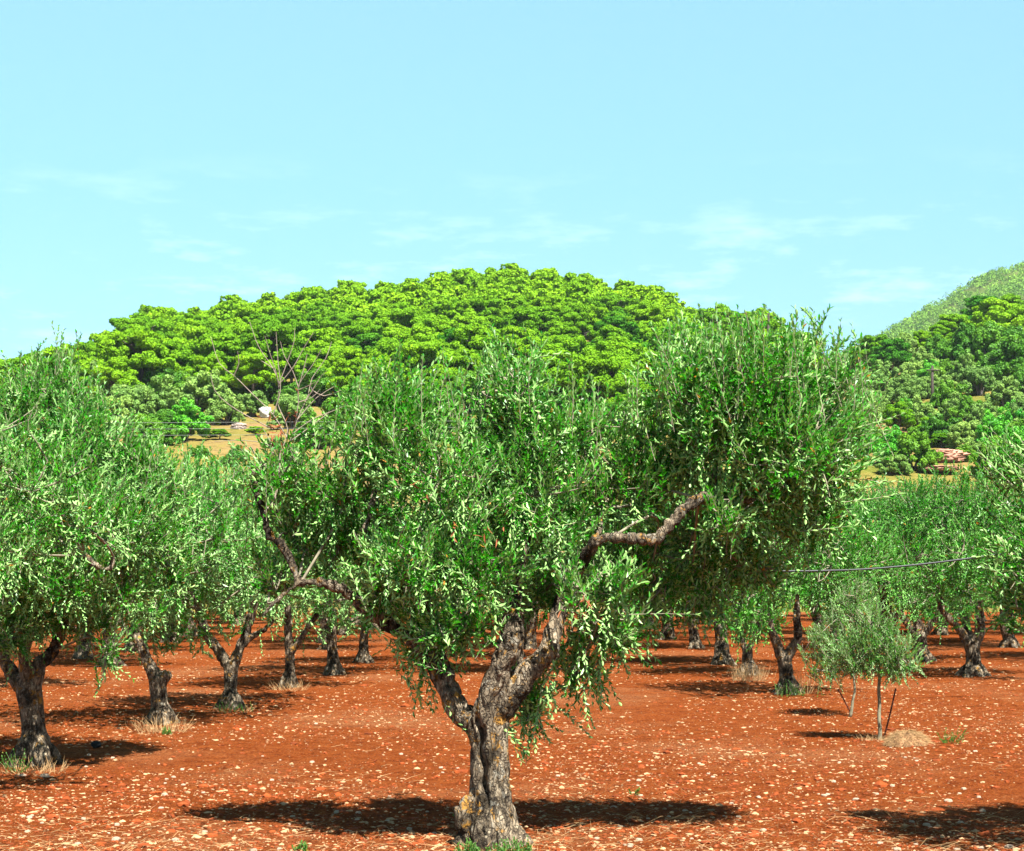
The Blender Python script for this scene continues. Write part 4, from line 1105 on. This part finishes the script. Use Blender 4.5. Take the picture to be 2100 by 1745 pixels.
# ------------------------------------------------------------------ pole, wires, pipe
def wire(name, pts, r, mat, label, cat, group=None, sag=0., seg=6):
    P = np.array(pts, float); out = []
    for a, b in zip(P[:-1], P[1:]):
        for t in np.linspace(0, 1, 24, endpoint=False):
            p = a * (1 - t) + b * t; p[2] -= sag * 4 * t * (1 - t); out.append(p)
    out.append(P[-1]); out = np.array(out)
    g = Geo(); g.tube(out, np.full(len(out), r), seg)
    return tag(link(name, g.mesh(name, mat)), label, cat, group)
for i, (v0, v1) in enumerate(((861, 869), (874, 882), (887, 895))):
    wire('overhead_wire', [pt(-900, v0, 92), pt(280, v0 + 6, 92), pt(1300, v1 - 8, 92)], .006, M['wire'], ('uppermost', 'middle', 'lowest')[i] + ' of the three thin wires crossing left of the front tree', 'wire', 'three wires above the left bank')
def pole(u, vtop, vbase, Y, label, arm):
    z0 = hill_z(u, Y) - .3; zt = H + (V0 - vtop) / F * Y; X = (u - U0) / F * Y
    root = link('utility_pole', None, loc=(X, Y, z0)); tag(root, label, 'pole', 'utility poles')
    g = Geo(); g.tube([(0, 0, 0), (0, 0, (zt - z0) * .5), (0, 0, zt - z0)], [.13, .115, .09], 10); link('shaft', g.mesh('shaft', M['wood']), root)
    if arm:
        g = Geo(); g.tube([(-.5, -.12, zt - z0 - .35), (0, -.12, zt - z0 - .35), (.5, -.12, zt - z0 - .35)], [.05, .05, .05], 6); link('crossarm', g.mesh('crossarm', M['wood']), root)
    return np.array((X, Y, zt))
Yp = hill_Y(1912, 838)
pole(1912, 750, 838, Yp, 'thin dark pole standing among olive bushes on the right slope', True)
pt_top = pole(1576, 643, 720, 150, 'pole tip rising behind the front tree right boughs, carrying the sky wire', False)
wire('sky_wire', [pt(1290, 610, 190), pt_top, pt(1700, 700, 135)], .016, M['pipe'], 'thin dark wire against the sky right of the wooded hill', 'wire', sag=.5)
pp = [pt(1340, 1153, 21.6), pt(1456, 1165, 21.6), pt(1606, 1171, 21.6), pt(1697, 1170, 21.6), pt(1777, 1167, 21.6), pt(1899, 1156, 21.6), pt(2037, 1138, 21.6), pt(2140, 1120, 21.6)]
p, r = spline(pp, np.full(len(pp), .012), .2); g = Geo(); g.tube(p, r, 8)
tag(link('irrigation_pipe', g.mesh('irrigation_pipe', M['pipe'])), 'black irrigation pipe slung between the olives at right', 'pipe')

# leaning rods beside the saplings
def rod(a, b, label):
    g = Geo(); p, r = spline([a, (a + b) / 2 + [.004, 0, 0], b], [.0085, .0085, .0085], .2); g.tube(p, r, 8)
    tag(link('stake', g.mesh('stake', M['rust'])), label, 'stake', 'rusty rods by the saplings')
Ys = ground_Y(1513); rod(pt(1812, 1516, Ys), pt(1837, 1412, Ys), 'rusty rod leaning right between the nearer sapling and the straw mound')
Ys = ground_Y(1457); rod(pt(1743, 1459, Ys), pt(1719, 1414, Ys), 'rusty rod leaning left beside the farther sapling')

# ------------------------------------------------------------------ stones, straw, weeds
rngS = np.random.default_rng(91)
def low_stones(n, ufun, size, mat, name, label, cat, ico=1):
    """n small low-poly stones in ONE mesh (uncountable gravel)"""
    import bmesh
    bm = bmesh.new(); bmesh.ops.create_icosphere(bm, subdivisions=ico, radius=1)
    bv = np.array([v.co[:] for v in bm.verts]); bf = np.array([[v.index for v in f.verts] for f in bm.faces]); bm.free()
    pos = ufun(n); n = len(pos)
    sc = size(n)[:, None] * rngS.uniform(.55, 1.25, (n, 3)) * np.array([1.15, 1.0, .55])
    a = rngS.uniform(0, 6.28, n); c, s = np.cos(a), np.sin(a)
    V = bv[None] * (1 + rngS.normal(0, .16, (n, len(bv), 1))) * sc[:, None]
    X = V[..., 0] * c[:, None] - V[..., 1] * s[:, None]; Yy = V[..., 0] * s[:, None] + V[..., 1] * c[:, None]
    V = np.stack([X, Yy, V[..., 2]], -1) + pos[:, None]
    q = (bf[None] + (np.arange(n) * len(bv))[:, None, None]).reshape(-1, 3)
    o = link(name, build_mesh(name, V.reshape(-1, 3), [q], mat, smooth=False)); tag(o, label, cat, kind='stuff')
def gz(x, y):
    return noise.noise((x * .5, y * .5, 0)) * .03 + noise.noise((x * 3.1, y * 3.1, 4)) * .016 + noise.noise((x * 8, y * 8, 9)) * .011 - .012
def field(n, p=1.0):
    iy = rngS.uniform(1 / 46., 1 / 9.8, n) if p == 1 else 1 / rngS.uniform(9.8, 34, n)
    Y = 1 / iy; u = rngS.uniform(-60, 2160, n)
    X = (u - U0) / F * Y
    keep = np.array([noise.noise((x * .35 + 4, y * .35, 1)) * 1.2 + rngS.uniform(-.6, .6) > -.35 for x, y in zip(X, Y)])
    X, Y = X[keep], Y[keep]
    return np.column_stack([X, Y, [gz(x, y) for x, y in zip(X, Y)]])
low_stones(20000, lambda n: field(n), lambda n: np.clip(rngS.lognormal(-5.15, .55, n), .0035, .03), M['gravel'], 'gravel', 'pale small stones strewn all over the red soil', 'gravel')
low_stones(9000, lambda n: field(n, 2), lambda n: np.clip(rngS.lognormal(-4.5, .45, n), .006, .03), M['gravel'], 'scattered_gravel', 'pale pebbles strewn over the farther red soil', 'gravel')
low_stones(24000, lambda n: field(n), lambda n: np.clip(rngS.lognormal(-4.7, .6, n), .005, .05), M['clod'], 'soil_clods', 'crumbly clods of red soil', 'soil')
STONES = [rock_mesh(50 + i * 2.3, M['stone'], (1, .85, .55), .3, 3) for i in range(6)]
big = [(125, 1662, 16), (237, 1634, 17), (590, 1738, 0)]
spots = [(46, 1586, 15), (92, 1588, 18), (238, 1720, 18), (338, 1632, 13), (330, 1656, 11), (600, 1670, 10), (795, 1680, 9), (690, 1664, 12), (735, 1666, 11), (640, 1560, 10), (648, 1483, 8), (1405, 1655, 10), (1258, 1644, 12), (1310, 1600, 10),
         (1500, 1640, 9), (1462, 1592, 9), (1690, 1625, 11), (1638, 1560, 8), (1755, 1632, 13), (1945, 1640, 15), (2015, 1660, 12), (2070, 1735, 18), (1900, 1690, 14), (1880, 1560, 7), (1830, 1610, 9), (1565, 1700, 12), (1310, 1725, 14), (240, 1690, 13), (160, 1730, 13),
         (420, 1700, 11), (520, 1740, 15), (360, 1720, 14), (60, 1680, 12), (1720, 1725, 16), (1840, 1738, 14)]
while len(spots) < 130:
    v = 1500 + 240 * rngS.uniform() ** .7; u = rngS.uniform(0, 2100)
    if 930 < u < 1100 and v > 1600: continue
    spots.append((u, v, rngS.uniform(5, 11) * (v - 1150) / 480))
for i, (u, v, w) in enumerate(spots):
    Y = ground_Y(v); X = (u - U0) / F * Y; r = w / 2 / F * Y
    o = link('stone', STONES[i % 6], loc=(X, Y, gz(X, Y) + r * .15), rotz=rngS.uniform(0, 6.28), scale=r)
    lab = {0: 'pale stone left of the two in front of the left tree trunk', 1: 'large pale stone right of the two in front of the left tree trunk', 2: 'large pale stone at the bottom left corner of the field'}.get(i, 'pale flat stone half sunk in the red soil')
    tag(o, lab, 'stone', 'larger pale stones on the soil')
Y = ground_Y(1532); o = link('plastic_scrap', rock_mesh(99, M['plastic'], (.04, .032, .028), .5, 3), loc=((197 - U0) / F * Y, Y, .025)); tag(o, 'small crumpled black scrap on the soil right of the left tree trunk', 'scrap')

def blades(B, D, L, W, rng):
    n = len(B); S = unit(np.cross(D, unit(rng.normal(size=(n, 3))))); bend = rng.normal(0, .18, (n, 3)) * L[:, None]
    m = B + D * L[:, None] * .5 + bend * .5; e = B + D * L[:, None]
    V = np.stack([B - S * W[:, None] / 2, B + S * W[:, None] / 2, m + S * W[:, None] * .4, m - S * W[:, None] * .4, e], 1).reshape(-1, 3)
    i = np.arange(n)[:, None] * 5
    return V, i + [[0, 1, 2, 3]], i + [[3, 2, 4]]
def straw_litter():
    n = 11000
    Y = 1 / rngS.uniform(1 / 30., 1 / 9.8, n); u = rngS.uniform(-40, 2140, n); X = (u - U0) / F * Y
    w = np.array([noise.noise((x * .6, y * .6, 3)) for x, y in zip(X, Y)]) + np.clip((11.8 - Y) * .6, -.25, .8) + rngS.uniform(-.3, .3, n)
    k = w > .05; X, Y = X[k], Y[k]; n = len(X)
    B = np.column_stack([X, Y, [gz(x, y) + .006 for x, y in zip(X, Y)]])
    a = rngS.uniform(0, 6.28, n); D = unit(np.column_stack([np.cos(a), np.sin(a), np.abs(rngS.normal(0, .16, n))]))
    V, q, t = blades(B, D, rngS.uniform(.04, .22, n), rngS.uniform(.0015, .0032, n), rngS)
    tag(link('straw', build_mesh('straw', V, [q, t], M['straw'])), 'dry straw litter lying on the red soil', 'straw', kind='stuff')
straw_litter()
def tuft(u, v, w, h, n, mat, name, label, cat, group, spread=.8, wid=.004):
    Y = ground_Y(v); X = (u - U0) / F * Y; s = Y / F
    rr = np.sqrt(rngS.uniform(0, 1, n)) * w * s / 2; a = rngS.uniform(0, 6.28, n)
    B = np.column_stack([np.cos(a) * rr, np.sin(a) * rr * .8, np.full(n, -.01)])
    D = unit(np.column_stack([np.cos(a) * spread * .5 + rngS.normal(0, .4 * spread, n), np.sin(a) * spread * .5 + rngS.normal(0, .4 * spread, n), np.ones(n)]))
    V, q, t = blades(B, D, rngS.uniform(.45, 1.05, n) * h * s, np.full(n, wid), rngS)
    tag(link(name, build_mesh(name, V, [q, t], mat), loc=(X, Y, gz(X, Y))), label, cat, group)
G1 = 'dry grass tufts at trunk feet'
tuft(330, 1498, 110, 44, 230, M['straw'], 'dry_grass_tuft', 'broad tuft of dry grass round the foot of the pruned olive', 'grass tuft', G1, 1.0)
tuft(70, 1578, 130, 40, 130, M['straw'], 'dry_grass_tuft', 'dry grass round the foot of the left edge olive', 'grass tuft', G1, 1.0)
tuft(472, 1456, 90, 24, 80, M['straw'], 'dry_grass_tuft', 'short dry grass under the V forked olive', 'grass tuft', G1, 1.2)
tuft(1535, 1394, 70, 50, 220, M['straw'], 'dry_grass_tuft', 'dry suckers and grass at the base of the olive left of the split trunk', 'grass tuft', G1, .6)
tuft(1640, 1420, 80, 70, 90, M['straw'], 'dry_grass_tuft', 'thin pale stalks right of the split trunk', 'grass tuft', G1, .35)
tuft(1020, 1742, 170, 34, 260, M['straw'], 'dry_grass_tuft', 'dry stalks round the foot of the front tree', 'grass tuft', G1, 1.6)
tuft(593, 1414, 80, 30, 120, M['straw'], 'dry_grass_tuft', 'dry grass at the foot of the slim pale trunk', 'grass tuft', G1, 1.2)
tuft(1790, 1518, 60, 22, 120, M['straw'], 'dry_grass_tuft', 'little straw tuft left of the nearer sapling stem', 'grass tuft', G1, 1.6)
def weed(u, v, w, h, nsp, label, seed, dy=0.):
    rng = np.random.default_rng(seed); Y = ground_Y(v) + dy; X = (u - U0) / F * Y; s = Y / F
    root_p = (X, Y, gz(X, Y))
    B = np.column_stack([rng.normal(0, w * s * .22, nsp), rng.normal(0, w * s * .15, nsp), np.zeros(nsp)])
    D = np.column_stack([rng.normal(0, .5, nsp), rng.normal(0, .4, nsp), np.full(nsp, .8)])
    v_, q, t, sv, sq = sprigs(B, D, rng.uniform(.5, 1.0, nsp) * h * s, 12, rng, .028, .010, 0., True, .0016)
    V = np.vstack([v_, sv]); Q = np.vstack([q, sq + len(v_)])
    tint = np.concatenate([t, np.full(len(sv), .5)])
    tag(link('weed', build_mesh('weed', V, [Q], M['weed'], tint=tint), loc=root_p), label, 'weed', 'green weeds on the soil')
for i, (u, v, w, h, n, lab, dy) in enumerate([(1950, 1524, 50, 44, 16, 'single green weed on open soil right of the straw mound', 0), (966, 1738, 60, 40, 22, 'green weeds at the left foot of the front tree trunk', -.3), (1020, 1740, 60, 34, 20, 'green weeds right in front of the front tree trunk', -.35),
        (1065, 1738, 70, 40, 20, 'green weeds at the right foot of the front tree trunk', -.25), (955, 1680, 22, 26, 8, 'small green sucker on the left burl of the front trunk', -.1), (1300, 1622, 14, 22, 3, 'tiny weed in the shadow right of the front trunk', 0),
        (620, 1738, 60, 18, 8, 'small weed at the bottom edge left of the front tree', 0), (470, 1456, 90, 24, 16, 'low weeds under the V forked olive', -.1), (1620, 1424, 90, 40, 24, 'dark weeds round the low split trunk', -.15), (30, 1575, 70, 50, 14, 'green suckers left of the left edge trunk', -.1), (345, 1500, 60, 18, 10, 'green shoots in the dry grass by the pruned olive', -.2)]):
    weed(u, v, w, h, n, lab, 500 + i, dy)
# straw mound (old stump) beside the sapling
def mound():
    Y = ground_Y(1527); X = (1862 - U0) / F * Y; s = Y / F
    root = link('straw_mound', None, loc=(X, Y, 0)); tag(root, 'old stump mound covered with dry straw beside the nearer sapling', 'stump')
    n, m = 36, 14; V = []
    for i in range(m):
        t = i / (m - 1)
        for j in range(n):
            a = j / n * 6.283
            rr = (44 * s) * (1 - t) ** .55 * (1 + .12 * noise.noise((math.cos(a) * 2, math.sin(a) * 2, t * 2)))
            z = 30 * s * (t ** .75) * (1 - .35 * max(0, t - .8) * 5 * .5) + .012 * noise.noise((math.cos(a) * 4, math.sin(a) * 4, t * 5))
            V.append((math.cos(a) * rr, math.sin(a) * rr * .8, z - .01))
    i = np.arange(m - 1)[:, None] * n; j = np.arange(n)[None]
    q = np.stack([i + j, i + (j + 1) % n, i + n + (j + 1) % n, i + n + j], -1).reshape(-1, 4)
    link('stump', build_mesh('stump', V, [q], M['mound'], smooth=True), root)
    nb = 2000; rr = np.sqrt(rngS.uniform(0, 1, nb)); a = rngS.uniform(0, 6.28, nb)
    z = 30 * s * np.clip(1 - rr ** 1.8, 0, 1)
    B = np.column_stack([np.cos(a) * rr * 46 * s, np.sin(a) * rr * 36 * s, z])
    D = unit(np.column_stack([np.cos(a) * .9 + rngS.normal(0, .5, nb), np.sin(a) * .9 + rngS.normal(0, .5, nb), rngS.normal(-.15, .3, nb)]))
    V, q, t = blades(B, D, rngS.uniform(.03, .10, nb), np.full(nb, .003), rngS)
    link('straw_cover', build_mesh('straw_cover', V, [q, t], M['straw']), root)
M['mound'] = plain('mound_earth', (.50, .27, .13), .95, 12, .4, .01, 50)
mound()

# ------------------------------------------------------------------ air
def haze(density):
    xs, ys, z0, z1 = 2600., 2600., -1.2, 260.
    V = [(sx * xs, sy * ys, z) for z in (z0, z1) for sy in (-1, 1) for sx in (-1, 1)]
    q = [[0, 2, 3, 1], [4, 5, 7, 6], [0, 1, 5, 4], [2, 6, 7, 3], [0, 4, 6, 2], [1, 3, 7, 5]]
    m, nt = mat_new('air'); t = NT(nt)
    pv = t.n('ShaderNodeVolumePrincipled'); pv.inputs['Color'].default_value = (.80, .92, 1, 1); pv.inputs['Density'].default_value = density
    o = t.n('ShaderNodeOutputMaterial'); t.l(pv.outputs[0], o.inputs['Volume'])
    tag(link('haze', build_mesh('haze', V, [q], m)), 'thin bluish summer haze in the air over the valley', 'haze', kind='stuff')
haze(.00009)

# ------------------------------------------------------------------ light, sky, camera
SUN = Vector((.27, -.58, 1.0)).normalized()
el = math.asin(SUN.z); az = math.atan2(SUN.x, SUN.y)
sd = bpy.data.lights.new('sun', 'SUN'); sd.energy = 5.0; sd.angle = R(.53); sd.color = (1, .97, .915)
so = bpy.data.objects.new('sun', sd); COL.objects.link(so); so.rotation_euler = SUN.to_track_quat('Z', 'Y').to_euler(); so.location = (20, -20, 40)

w = bpy.data.worlds.new('World'); scene.world = w; w.use_nodes = True
nt = w.node_tree; nt.nodes.clear(); t = NT(nt)
sky = t.n('ShaderNodeTexSky', sky_type='NISHITA'); sky.sun_disc = False; sky.sun_elevation = el; sky.sun_rotation = az
sky.air_density = 1.0; sky.dust_density = .6; sky.ozone_density = 2.0; sky.altitude = 50
tc = t.n('ShaderNodeTexCoord')
sepz = t.n('ShaderNodeSeparateXYZ'); t.l(tc.outputs['Generated'], sepz.inputs[0])
tint = t.ramp(sepz.outputs[2], [(0.0, (0.248, 0.372, 0.414)), (0.1, (0.274, 0.393, 0.455)), (0.2, (0.388, 0.527, 0.512)), (0.3, (0.543, 0.672, 0.569)), (0.5, (0.258, 0.3, 0.31)), (1.0, (0.171, 0.186, 0.207))])
col = t.mixc(1.0, t.mixc(1.0, sky.outputs[0], tint, 'MULTIPLY'), (1.0, 1.06, 1.0), 'MULTIPLY')
# thin cirrus veils low over the hills
mp = t.n('ShaderNodeMapping'); mp.inputs['Scale'].default_value = (16, 16, 70); mp.inputs['Rotation'].default_value = (0, R(4), 0); t.l(tc.outputs['Generated'], mp.inputs[0])
cl = t.noise(mp.outputs[0], 1.0, 7, .62)
sep = t.n('ShaderNodeSeparateXYZ'); t.l(tc.outputs['Generated'], sep.inputs[0])
band = t.math('MULTIPLY', t.mapr(sep.outputs[2], .09, .13), t.mapr(sep.outputs[2], .22, .16))
col = t.mixc(t.math('MULTIPLY', t.mapr(cl, .52, .72, 0, .5), band), col, (2.81, 3.73, 4.19))
bg = t.n('ShaderNodeBackground'); bg.inputs['Strength'].default_value = .11
t.l(col, bg.inputs[0]); wo = t.n('ShaderNodeOutputWorld'); t.l(bg.outputs[0], wo.inputs[0])

cd = bpy.data.cameras.new('camera'); co = bpy.data.objects.new('camera', cd); COL.objects.link(co)
co.location = (0, 0, H); co.rotation_euler = (R(90), 0, 0)
cd.sensor_fit = 'HORIZONTAL'; cd.sensor_width = 36; cd.lens = F / 2100 * 36; cd.shift_y = (V0 - 872.5) / 2100
cd.clip_start = .1; cd.clip_end = 6000
scene.camera = co

vs = scene.view_settings; vs.view_transform = 'Standard'; vs.look = 'None'; vs.gamma = 1; vs.exposure = 1.85; vs.use_curve_mapping = False
c = scene.cycles
c.max_bounces = 5; c.diffuse_bounces = 2; c.glossy_bounces = 2; c.transmission_bounces = 3; c.transparent_max_bounces = 4
